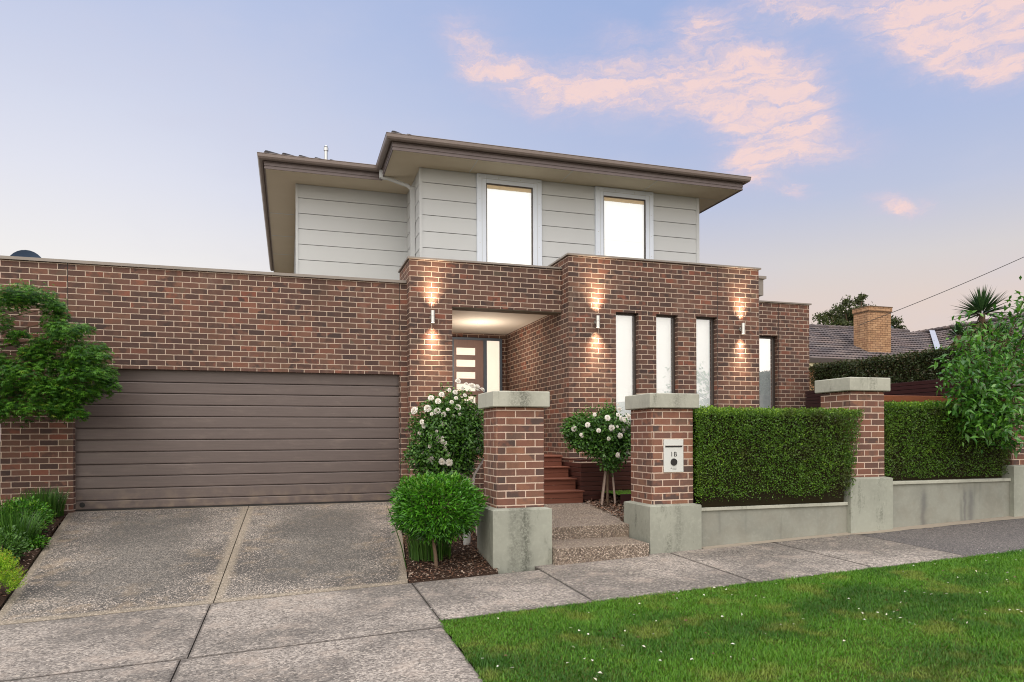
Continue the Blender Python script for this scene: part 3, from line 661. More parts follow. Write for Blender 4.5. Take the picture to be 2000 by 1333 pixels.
boards('weatherboards',[(8.02,12.8,8.02,22,1,0)],2.3,4.89,4.624,0.2965,uw,M['clad'])
for q_ in (MB().box(2.272,2.325,12.772,12.80,2.6,4.885).box(2.272,2.30,12.80,12.84,2.6,4.885),MB().box(7.98,8.05,12.772,12.80,2.6,4.885).box(8.02,8.05,12.80,12.86,2.6,4.885),MB().box(0.142,0.19,14.272,14.30,2.3,4.885).box(0.142,0.17,14.30,14.35,2.3,4.885)): q_.build('corner_trim',M['clad'],uw)
for (x0,x1,g0,g1,gt) in wins:
    zb=2.80
    w=MB().bbox(x0,g0,12.735,12.80,zb,4.884,0.005).bbox(g1,x1,12.735,12.80,zb,4.884,0.005).bbox(g0+.0005,g1-.0005,12.737,12.80,gt,4.884,0.005).build('window',M['trim'],house)
    # raised inner bead and screw heads of the surround
    bd=MB().box(x0+0.09,x0+0.097,12.731,12.735,zb,4.80).box(x1-0.097,x1-0.09,12.731,12.735,zb,4.80).box(x0+0.097,x1-0.097,12.7315,12.7365,4.793,4.80)
    bd.build('bead',M['clad'],w)
    for zz_ in (4.42,4.0,3.6,3.2):
        for xx in (x0+0.055,x1-0.055): bd=MB().cyl((xx,12.737,zz_),(xx,12.729,zz_),0.009,0.006,8).build('screw',M['steel'],w)
    for xx in (x0+0.055,x0+0.42,x1-0.42,x1-0.055): MB().cyl((xx,12.737,4.83),(xx,12.729,4.83),0.010,0.007,8).build('screw',M['steel'],w)
    f=0.018
    MB().box(g0,g0+f,12.752,12.80,zb,gt).box(g1-f,g1,12.752,12.80,zb,gt).box(g0+f,g1-f,12.752,12.80,gt-f,gt).build('sash',M['frame_dark'],w)
    MB().poly([(g0+f,12.772,zb),(g1-f,12.772,zb),(g1-f,12.772,gt-f),(g0+f,12.772,gt-f)]).build('pane',M['glass'],w)
    MB().poly([(g0+f,12.792,zb),(g1-f,12.792,zb),(g1-f,12.792,gt-0.085),(g0+f,12.792,gt-0.085)]).build('blind',M['blind'],w)
    MB().box(g0+f,g1-f,12.784,12.7985,gt-0.085,gt-f).build('pelmet',M['pelmet'],w)
    MB().box(g0+f,g1-f,12.7895,12.7915,3.865,3.877).build('blind_batten',M['pelmet_grey'],w)
# --- eaves
ex=[(-0.387,22.5),(-0.387,13.61),(1.71,13.61),(1.71,12.106),(8.59,12.106),(8.59,22.5)]
so=MB().add([(x,y,4.89) for x,y in ex]+[(x,y,4.896) for x,y in ex],[(0,1,2,3,4,5)[::-1],(6,7,8,9,10,11)]).build('eave_soffit',M['soffit'],house)
for q_ in [(x-.006,x+.006,12.12,12.77) for x in (3.2,5.0,6.75)]+[(-0.37,0.13,y-.02,y+.02) for y in (16.3,18.1,19.9)]+[(8.03,8.58,12.79,12.80)]: MB().box(*q_,4.887,4.8895).build('lining_joint',M['clad'],so)
exr=ex[::-1]   # travel so that 'right' is outward
prof=[(0,4.872),(0.018,4.872),(0.018,4.905),(0.010,4.908),(0.010,4.925),(0.020,4.928),(0.020,4.958),(0.012,4.961),(0.012,4.985),(0.024,4.99),(0.024,5.07),(0,5.07)]
def outward(path,prof,rev):
    return MB().sweep(path,prof if not rev else prof)
# check which side is outward: travelling ex (down the left side, -y) right-hand side is -x = outward
MB().sweep(ex,prof).build('fascia',M['fascia'],house)
gp=[(0.024,5.022),(0.05,5.006),(0.085,5.004),(0.112,5.020),(0.126,5.05),(0.130,5.095),(0.136,5.104),(0.130,5.112),(0.112,5.110),(0.116,5.10),(0.108,5.055),(0.085,5.022),(0.05,5.022),(0.024,5.04)]
gt_=MB().sweep(ex,gp).build('gutter',M['gutter'],house)
MB().box(1.640,1.695,13.405,13.475,4.86,5.01).tube([(1.668,13.44,4.875),(1.80,13.43,4.86),(2.16,13.37,4.74),(2.245,13.35,4.66)],[0.036]*4,10).box(2.20,2.278,13.29,13.40,2.3,4.70).build('downpipe',M['clad'],gt_)
# --- roof: two hipped blocks
def hip(b,x0,x1,y0,y1,z,k):
    h=(x1-x0)/2
    if (y1-y0)>(x1-x0): A=((x0+x1)/2,y0+h,z+h*k); B=((x0+x1)/2,y1-h,z+h*k)
    else:
        h=(y1-y0)/2; A=(x0+h,(y0+y1)/2,z+h*k); B=(x1-h,(y0+y1)/2,z+h*k)
    c=[(x0,y0,z),(x1,y0,z),(x1,y1,z),(x0,y1,z)]
    if (y1-y0)>(x1-x0): b.add(c+[A,B],[(0,1,4),(1,2,5,4),(2,3,5),(3,0,4,5)])
    else: b.add(c+[A,B],[(0,1,5,4),(1,2,5),(2,3,4,5),(3,0,4)])
    return A,B
b=MB(); kp=0.35
hip(b,-0.40,8.60,13.60,22.5,5.075,kp); hip(b,1.70,8.60,12.10,20.0,5.077,kp)
rf=b.build('roof',M['roof'],house)
b=MB()
def caps(x,y,dx,dy,n,z=5.10):
    for i in range(n):
        t0=0.05+i*0.30; t1=t0+0.33
        p0=(x+dx*t0,y+dy*t0,z+kp*t0+0.055); p1=(x+dx*t1,y+dy*t1,z+kp*t1+0.012)
        b.tube([p0,p1],[0.07,0.06],8)
caps(-0.42,13.55,1,1,9,5.062); b.build('ridge_caps',M['roof'],rf)
b=MB(); caps(1.66,12.06,1,1,9,5.062); b.build('ridge_caps',M['roof'],rf)
fl=MB().cyl((0.75,15.0,5.5),(0.75,15.0,5.88),0.035,0.035,12).cyl((0.75,15.0,5.86),(0.75,15.0,5.92),0.048,0.048,12).cyl((0.75,15.0,5.94),(0.75,15.0,5.965),0.04,0.03,12).build('flue_pipe',M['steel'],rf)

# satellite dish on the garage roof
sd=thing('satellite_dish','dark blue-grey dish poking above the left end of the garage parapet','satellite dish',(-4.0,14.1,2.33))
b=MB(); V=[];F=[];N=28; cx_,cz_=-4.25,2.93; r_=0.285
rings=7
for k in range(rings+1):
    rr=r_*k/rings
    for i in range(N):
        a=2*PI*i/N; V.append((cx_+rr*math.cos(a),14.0+0.10*(1-(k/rings)**2),cz_+rr*math.sin(a)))
for k in range(rings):
    for i in range(N): F.append((k*N+i,k*N+(i+1)%N,(k+1)*N+(i+1)%N,(k+1)*N+i))
b.add(V,F); o=b.build('reflector',flat_mat('dish_blue_grey',rgb(66,86,112),0.5,0.1,0.05,5.0),sd,smooth=True)
MB().cyl((-4.25,14.1,2.33),(-4.25,14.1,2.8),0.025).cyl((-4.25,14.1,2.8),(-4.25,14.0,2.93),0.02).build('mast',M['steel'],sd)

# --- wall lights
def wall_light(x,y,z,label,first=None):
    t=thing('wall_light',label,'wall light',(x-0.02,y,z),'steel up and down wall lights on the front brickwork')
    cx=x; cy=y-0.085
    MB().cyl((cx,y,z+0.0),(cx,y-0.018,z),0.038,0.038,20).cyl((cx,y-0.018,z),(cx,cy,z),0.014,0.014,12).build('wall_bracket',M['steel'],t)
    b=MB(); N=24; zz_=[(z-0.10,0.030),(z-0.10,0.037),(z-0.012,0.037),(z-0.010,0.035),(z+0.010,0.035),(z+0.012,0.037),(z+0.10,0.037),(z+0.10,0.030)]
    V=[(cx+r*math.cos(2*PI*i/N),cy+r*math.sin(2*PI*i/N),q) for q,r in zz_ for i in range(N)]
    b.add(V,[(k*N+i,k*N+(i+1)%N,(k+1)*N+(i+1)%N,(k+1)*N+i) for k in range(len(zz_)-1) for i in range(N)])
    bd=b.build('lamp_body',M['steel'],t,smooth=False)
    MB().cyl((cx,cy,z+0.092),(cx,cy,z+0.094),0.029,0.029,16).build('bulb',M['lamp'],bd); MB().cyl((cx,cy,z-0.094),(cx,cy,z-0.092),0.029,0.029,16).build('bulb',M['lamp'],bd)
    for s,LW,SA in ((1,LAMP_W,86),(-1,LAMP_W,86),(1,LAMP_W*2.0,46),(-1,LAMP_W*2.0,46)):
        L=bpy.data.lights.new('wall_lamp_beam','SPOT'); L.energy=LW; L.spot_size=R(SA); L.spot_blend=1.0; L.color=(1.0,0.76,0.54); L.shadow_soft_size=0.055
        o=bpy.data.objects.new('wall_lamp_beam',L); COL.objects.link(o); o.location=(cx,cy,z+H+s*0.112); o.rotation_euler=(0 if s<0 else PI,0,0)
        # lean a little towards the wall
        o.rotation_euler=(0 if s<0 else PI,0,0)

wall_light(2.283,11.72,2.0,'steel cylinder wall light between the garage and the porch opening')
wall_light(5.115,11.4,1.993,'steel cylinder wall light left of the three slot windows')
wall_light(8.05,11.4,1.993,'steel cylinder wall light right of the three slot windows')
L=bpy.data.lights.new('porch_downlight','POINT'); L.energy=40; L.color=(1,0.86,0.72); L.shadow_soft_size=0.05
o=bpy.data.objects.new('porch_downlight',L); COL.objects.link(o); o.location=(3.60,13.54,1.66+H)
# ================================================================== FENCE PIERS AND LOW WALLS
def chamfer_wall(): pass
def pier(xc,zb,zbt,zct,name_label,group='brick gate piers with concrete caps and plinths',base_h=None):
    x0,x1=xc-0.2925,xc+0.2925; y0,y1=7.9,8.485
    t=thing('gate_pier',name_label,'brick pier',(xc,8.19,zb),group)
    # base: rendered block with a sloped (weathered) top
    o=0.068; X0,X1,YA,YB=x0-o,x1+o,y0-o,y1+o; c=0.022
    V=[(X0,YA,zb),(X1,YA,zb),(X1,YB,zb),(X0,YB,zb),(X0,YA,zbt-c),(X1,YA,zbt-c),(X1,YB,zbt-c),(X0,YB,zbt-c),
       (X0+.006,YA+.006,zbt-c+.006),(X1-.006,YA+.006,zbt-c+.006),(X1-.006,YB-.006,zbt-c+.006),(X0+.006,YB-.006,zbt-c+.006),
       (x0+.002,y0+.002,zbt),(x1-.002,y0+.002,zbt),(x1-.002,y1-.002,zbt),(x0+.002,y1-.002,zbt)]
    F=[(0,1,5,4),(1,2,6,5),(2,3,7,6),(3,0,4,7),(4,5,9,8),(5,6,10,9),(6,7,11,10),(7,4,8,11),(8,9,13,12),(9,10,14,13),(10,11,15,14),(11,8,12,15)]
    MB().add(V,F).build('plinth',M['render'],t)
    MB().bbox(x0,x1,y0,y1,zbt-0.03,zct+0.002,0.012).build('brick_shaft',M['pier_brick'],t)
    MB().bbox(x0-0.055,x1+0.055,y0-0.055,y1+0.055,zct,zct+0.185,0.01).build('cap',M['cap'],t)
    return t
pier(2.583,-1.60,-0.825,0.348,'brick pier left of the pebble steps with streaked plinth')
pier(4.588,-1.55,-0.845,0.351,'brick pier right of the pebble steps holding the mailbox plate')
pier(7.622,-1.45,-0.572,0.612,'brick pier between the two clipped hedges')
pier(10.60,-1.35,-0.45,0.73,'rightmost brick pier, mostly hidden by the leafy citrus')
def low_wall(x0,x1,zt,label):
    t=thing('low_wall',label,'low wall',((x0+x1)/2,7.98,-1.5),'rendered low walls under the clipped hedges')
    MB().box(x0,x1,7.90,8.08,-1.6,zt-0.045).build('wall_face',M['low_render'],t)
    MB().bbox(x0,x1,7.872,8.10,zt-0.045,zt,0.006).build('wall_top',M['cap'],t)
low_wall(4.952,7.258,-0.905,'grey rendered low wall under the nearer clipped hedge')
low_wall(7.986,10.236,-0.645,'grey rendered low wall with two dark streaks under the farther hedge')
low_wall(10.97,14.5,-0.52,'grey rendered low wall beyond the rightmost pier')
# mailbox plate set into pier
mb=thing('mailbox','stainless mailbox plate numbered 1B set in the brick pier','mailbox',(4.588,7.895,-0.24))
X0,X1,Z0,Z1=4.452,4.728,-0.448,-0.038; yf=7.885
pl=MB().bbox(X0,X1,yf,7.915,Z0,Z1,0.003).build('front_plate',flat_mat('satin_mailbox_plate',rgb(206,208,204),0.42,0.15,0.05,12.0),mb)
sl=MB().box(X0+0.02,X1-0.02,yf-0.004,yf+0.001,-0.137,-0.117).build('letter_slot',M['black'],mb)
MB().box(X0+0.015,X1-0.015,yf-0.012,yf-0.0005,-0.117,-0.112).build('slot_flap',M['steel'],sl)
xm=(X0+X1)/2
MB().cyl((xm,yf-0.0005,-0.322),(xm,yf-0.012,-0.322),0.046,0.043,32).build('paper_hole',M['black'],mb)
def txt(s,x,z,size,name,parent,mat,y,align='CENTER',bold=0.0):
    cu=bpy.data.curves.new(name,'FONT'); cu.body=s; cu.size=size; cu.align_x=align; cu.align_y='CENTER'; cu.extrude=0.0012; cu.offset=bold; cu.space_character=1.12
    o=bpy.data.objects.new(name,cu); COL.objects.link(o); o.parent=parent; q=list(parent['_o'])
    cu.materials.append(mat); bpy.context.view_layer.update()
    me=bpy.data.meshes.new_from_object(o.evaluated_get(bpy.context.evaluated_depsgraph_get())); bpy.data.objects.remove(o)
    o=bpy.data.objects.new(name,me); COL.objects.link(o); o.parent=parent
    o.location=(x-q[0],y-q[1],z-q[2]); o.rotation_euler=(PI/2,0,0); return o
txt('1B',xm-0.003,-0.226,0.084,'house_number',mb,M['black'],yf-0.0016,bold=0.0)
gl=flat_mat('grey_print',rgb(120,120,118),0.6)
MB().cyl((xm-0.038,yf-0.0004,-0.397),(xm-0.038,yf-0.002,-0.397),0.008,0.008,16).box(xm-0.02,xm+0.04,yf-0.0015,yf-0.0004,-0.400,-0.394).box(xm-0.02,xm+0.035,yf-0.0015,yf-0.0004,-0.419,-0.415).build('maker_mark',gl,mb)

# ================================================================== TIMBER STEPS AND PLANTER
ts=thing('timber_steps','red-brown merbau steps climbing to the porch behind the left pier','timber steps',(3.8,10.6,-1.02))
tops=[-0.835,-0.66,-0.485,-0.315]; prev=-1.03
for i,zt_ in enumerate(tops):
    y0=10.2+0.30*i
    rs=MB()
    hh=(zt_-0.026-prev)/2
    rs.box(3.0,4.35,y0+0.012,y0+0.03,prev-0.02,prev+hh-0.003).box(3.0,4.35,y0+0.012,y0+0.03,prev+hh+0.003,zt_-0.024)
    rs.build('riser',M['timber_red'],ts)
    tr=MB(); 
    d0=y0-0.012; k=3 if i<3 else 4
    for j in range(k): tr.bbox(2.99,4.37,d0+j*0.108,d0+j*0.108+0.103,zt_-0.022,zt_,0.003)
    tr.build('tread',M['timber_red'],ts); prev=zt_
MB().box(4.33,4.35,10.22,11.40,-1.05,-0.86).box(4.33,4.35,10.52,11.40,-0.86,-0.686).box(4.33,4.35,10.82,11.40,-0.686,-0.51).box(4.33,4.35,11.12,11.40,-0.51,-0.34).build('stringer',M['timber_red'],ts)
pt=thing('timber_planter','dark slatted timber planter box in front of the three slot windows','planter',(6.4,10.9,-0.95))
b=MB(); z=-1.0; 
while z<-0.43:
    b.bbox(4.40,8.44,10.400,10.42,z,z+0.066,0.003); b.bbox(4.40,4.42,10.421,11.39,z,z+0.066,0.003); z+=0.0735
b.build('slats',M['timber_dark'],pt)
MB().box(4.425,8.42,10.425,10.44,-1.0,-0.45).box(4.425,4.44,10.44,11.39,-1.0,-0.45).box(4.44,8.42,10.44,11.39,-0.55,-0.45).build('soil_fill',M['soil'],pt)
MB().bbox(4.39,8.45,10.385,10.47,-0.385,-0.355,0.004).bbox(4.39,4.475,10.4705,11.39,-0.385,-0.355,0.004).build('cap_rail',M['timber_dark'],pt)
# boundary retaining planter on the right, running away from us
bp=thing('boundary_planter','dark maroon slatted timber retaining wall behind the right hedge','slat wall',(10.7,10.6,-0.6))
b=MB(); z=-0.6
while z<0.90:
    b.bbox(10.6,10.62,8.75,12.72,z,z+0.064,0.003); b.bbox(10.621,12.0,12.70,12.72,z,z+0.064,0.003) ; z+=0.071
b.build('slats',M['timber_black'],bp)
MB().box(10.625,10.66,8.75,12.69,-0.6,0.93).build('backing',M['dark'],bp)
MB().box(10.66,12.2,8.75,12.69,0.7,0.82).build('soil_fill',M['soil'],bp)
rl=thing('timber_rail','orange-brown timber beam just above the right clipped hedge','timber beam',(9.8,9.05,-0.7))
MB().bbox(8.9,10.59,9.0,9.09,0.535,0.637,0.005).build('beam',M['timber_rail'],rl)
MB().bbox(8.95,9.04,9.0,9.09,-0.75,0.534,0.004).build('post',M['timber_rail'],rl); MB().bbox(10.45,10.54,9.0,9.09,-0.75,0.534,0.004).build('post',M['timber_rail'],rl)

# ================================================================== HEDGES
def hedge(name,label,cat,x0,x1,y0,y1,z0,z1,n,lf,mat,core=True,group=None,base=None,lean=0.0,amp=0.02,ragged=0.0,sizes=(0.014,0.026)):
    t=thing(name,label,cat,((x0+x1)/2,(y0+y1)/2,base if base is not None else z0),group)
    A=[(x1-x0)*(z1-z0),(x1-x0)*(z1-z0)*0.35,(y1-y0)*(z1-z0),(y1-y0)*(z1-z0),(x1-x0)*(y1-y0)]
    tot=sum(A); L=[]
    nr=[(0,-1,0),(0,1,0),(-1,0,0),(1,0,0),(0,0,1)]
    for k,a in enumerate(A):
        m=int(n*a/tot); u=RNG.random(m); v=RNG.random(m); dep=RNG.random(m)**1.2*0.10
        if k in(0,1): P=np.stack([x0+(x1-x0)*u,np.full(m,y0 if k==0 else y1),z0+(z1-z0)*v],1)
        elif k in(2,3): P=np.stack([np.full(m,x0 if k==2 else x1),y0+(y1-y0)*u,z0+(z1-z0)*v],1)
        else: P=np.stack([x0+(x1-x0)*u,y0+(y1-y0)*v,np.full(m,z1)],1)
        Nn=np.tile(np.array(nr[k],float),(m,1))
        q=vnoise(P,4.5,11)*amp*0.7+vnoise(P,16.0,12)*amp*0.6+vnoise(P,45.0,14)*amp*0.8
        P=P+Nn*(q-dep)[:,None]; kp_=RNG.random(m)<(0.62+0.5*vnoise(P,60.0,15)+0.3*(P[:,2]-z0)/(z1-z0)); P=P[kp_];Nn=Nn[kp_];m=len(P)
        # rounded top corners
        if ragged:
            h=(P[:,2]-z0)/(z1-z0); keep=(h>ragged*(0.5+0.5*vnoise(P*np.array([1,1,0]),7,5)))|(RNG.random(m)<0.18); P=P[keep];Nn=Nn[keep];m=len(P)
        h=np.clip((P[:,2]-z0)/(z1-z0),0,1)
        if lean: P[:,0]+= lean*(h)*np.clip((P[:,0]-x0)/(x1-x0),0,1)**6; P[:,1]-=0.05*h
        D=norm(Nn*0.55+rdir(m)*0.75+np.array([0,0,0.35])); NN=norm(Nn+rdir(m)*0.7)
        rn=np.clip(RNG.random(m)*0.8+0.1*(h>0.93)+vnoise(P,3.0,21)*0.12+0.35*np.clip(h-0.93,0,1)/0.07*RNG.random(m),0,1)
        Ls=RNG.uniform(sizes[0],sizes[1],m)
        L.append(leaves(P,D,NN,Ls,Ls*0.6,rn,0.2,0.5))
    m=int((x1-x0)*110); P=np.stack([RNG.uniform(x0,x1,m),np.where(RNG.random(m)<.6,y0-0.05+amp*0.5,RNG.uniform(y0,y1,m)),np.zeros(m)],1); P[:,2]=np.where(P[:,1]>y0,z1-0.02,RNG.uniform(z0+.3*(z1-z0),z1,m))
    dd=norm(np.stack([RNG.normal(size=m)*.5,np.where(P[:,1]>y0,-.1,-.7),RNG.uniform(.3,1.2,m)],1))
    for q_ in range(5): L.append(leaves(P+dd*0.012*q_,norm(dd+rdir(m)*.9),rdir(m),sizes[0]*1.2,sizes[0]*.8,RNG.uniform(.5,1,m),0.2,0.5))
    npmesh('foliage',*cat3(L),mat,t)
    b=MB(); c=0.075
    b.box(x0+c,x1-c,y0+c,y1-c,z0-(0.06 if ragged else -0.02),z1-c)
    b.build('dark_core',M['hedge_core'],t)
    b=MB(); k=int((x1-x0)/0.16)
    for i in range(k):
        x=x0+0.08+(x1-x0-0.16)*(i+0.5)/k+random.uniform(-.03,.03); y=(y0+y1)/2-(y1-y0)*0.2*random.random()
        b.tube([(x,y,z0-0.12),(x+random.uniform(-.03,.03),y-.02,z0+0.15),(x+random.uniform(-.08,.08),y-.05,z0+0.4)],[0.012,0.010,0.006],6)
    b.build('stems',M['bark'],t); return t
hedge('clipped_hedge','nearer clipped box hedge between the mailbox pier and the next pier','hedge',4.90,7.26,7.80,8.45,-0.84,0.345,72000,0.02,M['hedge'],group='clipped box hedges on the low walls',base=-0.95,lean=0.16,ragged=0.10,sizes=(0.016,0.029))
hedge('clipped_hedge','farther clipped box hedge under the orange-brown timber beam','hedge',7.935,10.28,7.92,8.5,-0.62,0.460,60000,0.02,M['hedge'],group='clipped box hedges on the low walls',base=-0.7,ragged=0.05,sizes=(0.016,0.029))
hedge('boundary_hedge','dark boundary hedge on top of the maroon slatted wall','hedge',10.86,11.5,9.2,11.55,0.88,1.50,26000,0.04,M['photinia'],base=0.8,amp=0.035,sizes=(0.028,0.05))
hedge('boundary_hedge','short dark hedge beside the right end of the brick wing','hedge',10.86,11.55,11.86,12.9,0.75,1.53,15000,0.04,M['photinia'],base=0.7,amp=0.03,sizes=(0.026,0.045))
# ================================================================== SHRUBS
def ellipsoid_pts(n,c,r,lo=0.72,hi=1.0,amp=0.1,s=4.0,seed=0,zcut=None):
    d=rdir(n); rr=RNG.uniform(lo,hi,n)**0.6*(1+amp*vnoise(d,s,seed)+amp*0.5*vnoise(d,s*3,seed+1))
    P=np.array(c)+d*np.array(r)*rr[:,None]; return P,d
def shoots(c,r,n,ln,lf,up=0.6,nl=16):
    d=norm(rdir(n)+np.array([0,-.2,up])); base=np.array(c)+d*np.array(r)*0.88; L=[];b=MB()
    for i in range(n):
        l_=ln*RNG.uniform(.4,1.0); ax=norm((d[i]+rdir(1)[0]*.35+np.array([0,0,.25]))[None])[0]; s_=np.linspace(0.0,1,nl); P=base[i]+ax*l_*s_[:,None]
        sz=RNG.uniform(lf*.6,lf,nl)*(1.15-.5*s_); L.append(leaves(P,norm(ax*.6+rdir(nl)*.8),norm(rdir(nl)*.6+np.array([0,0,1])),sz,sz*.45,np.clip(.35+.6*s_*RNG.random(nl),0,1),.15,.5,.05))
        b.tube([tuple(base[i]),tuple(base[i]+ax*l_)],[0.004,0.002],5)
    return L,b
# round nandina
nd=thing('round_shrub','dense round bright green shrub on a thin stem between driveway and left gate pier','shrub',(1.60,8.03,-1.52))
P,d=ellipsoid_pts(10500,(1.62,8.12,-0.80),(0.50,0.47,0.375),0.45,1.02,0.13,6.0,31)
ax=norm(d*np.array([1,1,.7])+rdir(len(P))*0.75+np.array([0,0,0.35])); lv=leaves(P,ax,norm(d+np.array([0,0,.6])+rdir(len(P))*.4),RNG.uniform(0.045,0.085,len(P)),RNG.uniform(0.013,0.024,len(P)),np.clip(RNG.random(len(P))*0.6+0.25*d[:,2]+0.15,0,1),0.2,0.45,0.1)
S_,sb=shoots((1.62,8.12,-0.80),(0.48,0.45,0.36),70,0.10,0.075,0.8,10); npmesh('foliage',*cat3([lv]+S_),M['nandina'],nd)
b=MB(); b.tube([(1.605,8.02,-1.56),(1.595,8.03,-1.35),(1.57,8.06,-1.15),(1.56,8.10,-0.95)],[0.022,0.020,0.018,0.012],8)
for i in range(7):
    a=i*0.9; b.tube([(1.57,8.06,-1.15),(1.58+.14*math.cos(a),8.1+.14*math.sin(a),-0.95),(1.6+.32*math.cos(a),8.1+.3*math.sin(a),-0.72)],[0.012,0.009,0.005],6)
b.build('stem',M['bark'],nd)
def strap_tuft(name,label,x,y,z,n,h,spread,w,mat,base_r=0.12,lean=0.4,group=None):
    t=thing(name,label,'plant',(x,y,z),group); seg=5
    a=RNG.uniform(0,2*PI,n); r=base_r*np.sqrt(RNG.random(n)); hh=h*RNG.uniform(0.55,1.0,n); ln=spread*RNG.uniform(0.1,1.0,n); a2=a+RNG.normal(size=n)*0.5
    V=np.zeros((n,(seg+1)*2,3)); UV=np.zeros((n,(seg+1)*2,2)); rn=RNG.random(n)
    for k in range(seg+1):
        s=k/seg; cx=x+r*np.cos(a)+ln*np.cos(a2)*s**1.8; cy=y+r*np.sin(a)+ln*np.sin(a2)*s**1.8; cz=z+hh*(s-lean*0.5*s**3*(ln/spread))
        ww=w*(1-s**2.2)+0.0008; px,py=-np.sin(a2+0.6)*ww,np.cos(a2+0.6)*ww
        V[:,2*k]=np.stack([cx-px,cy-py,cz],1); V[:,2*k+1]=np.stack([cx+px,cy+py,cz],1); UV[:,2*k:2*k+2,0]=rn[:,None]; UV[:,2*k:2*k+2,1]=s
    b_=np.arange(n)*(seg+1)*2; F=np.concatenate([np.stack([b_+2*k,b_+2*k+1,b_+2*k+3,b_+2*k+2],1) for k in range(seg)])
    npmesh('blades',V.reshape(-1,3),F,UV.reshape(-1,2),mat,t); return t
strap_tuft('strappy_plant','dark strappy tuft growing under the round green shrub',1.60,8.40,-1.44,260,0.50,0.14,0.005,M['strap'],0.26,0.3)
# one long blade arching out over the drive
lb=thing('long_grass_blade','long single grass blade arching over the driveway edge','grass blade',(1.27,8.1,-1.49))
MB().tube([(1.27,8.1,-1.49),(1.22,8.1,-1.25),(1.16,8.12,-1.05),(1.10,8.14,-0.88),(1.06,8.16,-0.76)],[0.006,0.006,0.005,0.004,0.002],5).build('blade',M['strap'],lb)
wp=thing('white_pipe','short white plastic pipe standing in the bark beside the left pier','pipe',(2.15,8.82,-1.36))
N=20; zz_=[(-1.38,0.046),(-1.235,0.050),(-1.20,0.050),(-1.20,0.044),(-1.34,0.042)]
MB().add([(2.155+r*math.cos(2*PI*i/N),8.82+r*math.sin(2*PI*i/N),q) for q,r in zz_ for i in range(N)],[(k*N+i,k*N+(i+1)%N,(k+1)*N+(i+1)%N,(k+1)*N+i) for k in range(len(zz_)-1) for i in range(N)]).build('pipe_collar',M['white'],wp,smooth=False)
# --- roses
def bloom_mesh(name,size):
    """cupped, many-petalled rose: rings of bent petals"""
    Pl=[];r=np.random.default_rng(5)
    V=[];F=[];UV=[];o=0
    for ring,(cnt,rad,tilt,pl) in enumerate(((4,0.10,0.15,0.55),(5,0.20,0.45,0.62),(6,0.30,0.8,0.68),(7,0.36,1.15,0.70))):
        for i in range(cnt):
            a=2*PI*i/cnt+ring*0.5+r.normal()*0.1; ca,sa=math.cos(a),math.sin(a)
            out=np.array([ca,sa,0]); tan=np.array([-sa,ca,0]); up=np.array([0,0,1.0])
            for (u,v) in ((0,-.5),(0,.5),(.5,-1),(.5,1),(1,-.8),(1,.8)):
                an=tilt*(0.4+0.9*u); p=out*rad*0.35+ (out*math.sin(an)+up*math.cos(an))*pl*u+tan*v*pl*0.42+up*(-0.12*ring)
                V.append(p*size); UV.append((r.random()*0.3+0.3,1.0))
            F+= [(o,o+1,o+3,o+2),(o+2,o+3,o+5,o+4)]; o+=6
    me=bpy.data.meshes.new(name); me.from_pydata([tuple(v) for v in V],[],F); l=me.uv_layers.new(name='uv')
    for p in me.polygons:
        p.use_smooth=True
        for li in p.loop_indices: l.data[li].uv=UV[me.loops[li].vertex_index]
    me.materials.append(M['petal']); return me
BLOOM=[bloom_mesh('rose_bloom',0.045),bloom_mesh('rose_bloom',0.032)]
def blooms(parent,pts,c):
    q=list(parent['_o'])
    for k,(x,y,z) in enumerate(pts):
        o=bpy.data.objects.new('rose_bloom',BLOOM[0 if random.random()<0.6 else 1]); COL.objects.link(o); o.parent=parent
        o.location=(x-q[0],y-q[1],z-q[2]); d=Vector((x-c[0],(y-c[1])-0.25,(z-c[2])+0.05)).normalized()
        o.rotation_euler=(d.to_track_quat('Z','Y')).to_euler(); s=random.uniform(0.75,1.5); o.scale=(s*random.uniform(.8,1.1),s,s*random.uniform(.7,1.1))
def rose(name,label,c,r,nl,base,trunk,bl,clumps,seed):
    t=thing(name,label,'rose bush',base); L=[]
    for (dx,dy,dz,rr,fr) in clumps:
        m=int(nl*fr); P,d=ellipsoid_pts(m,(c[0]+dx,c[1]+dy,c[2]+dz),(rr,rr*0.9,rr*0.85),0.15,1.0,0.22,4.0,seed)
        ax=norm(d*0.6+rdir(m)+np.array([0,0,-.15])); L.append(leaves(P,ax,norm(d+np.array([0,0,.9])+rdir(m)*.5),RNG.uniform(0.03,0.06,m),RNG.uniform(0.022,0.038,m),np.clip(RNG.random(m)*0.7+0.3*np.clip((P[:,2]-c[2])/r,0,1),0,1),0.12,0.5,0.05)); seed+=3
    S_,sb=shoots(c,(r*.92,r*.8,r*1.05),30,0.24,0.05); L+=S_
    npmesh('foliage',*cat3(L),M['rose_leaf'],t); trunk(t); blooms(t,bl,c); return t
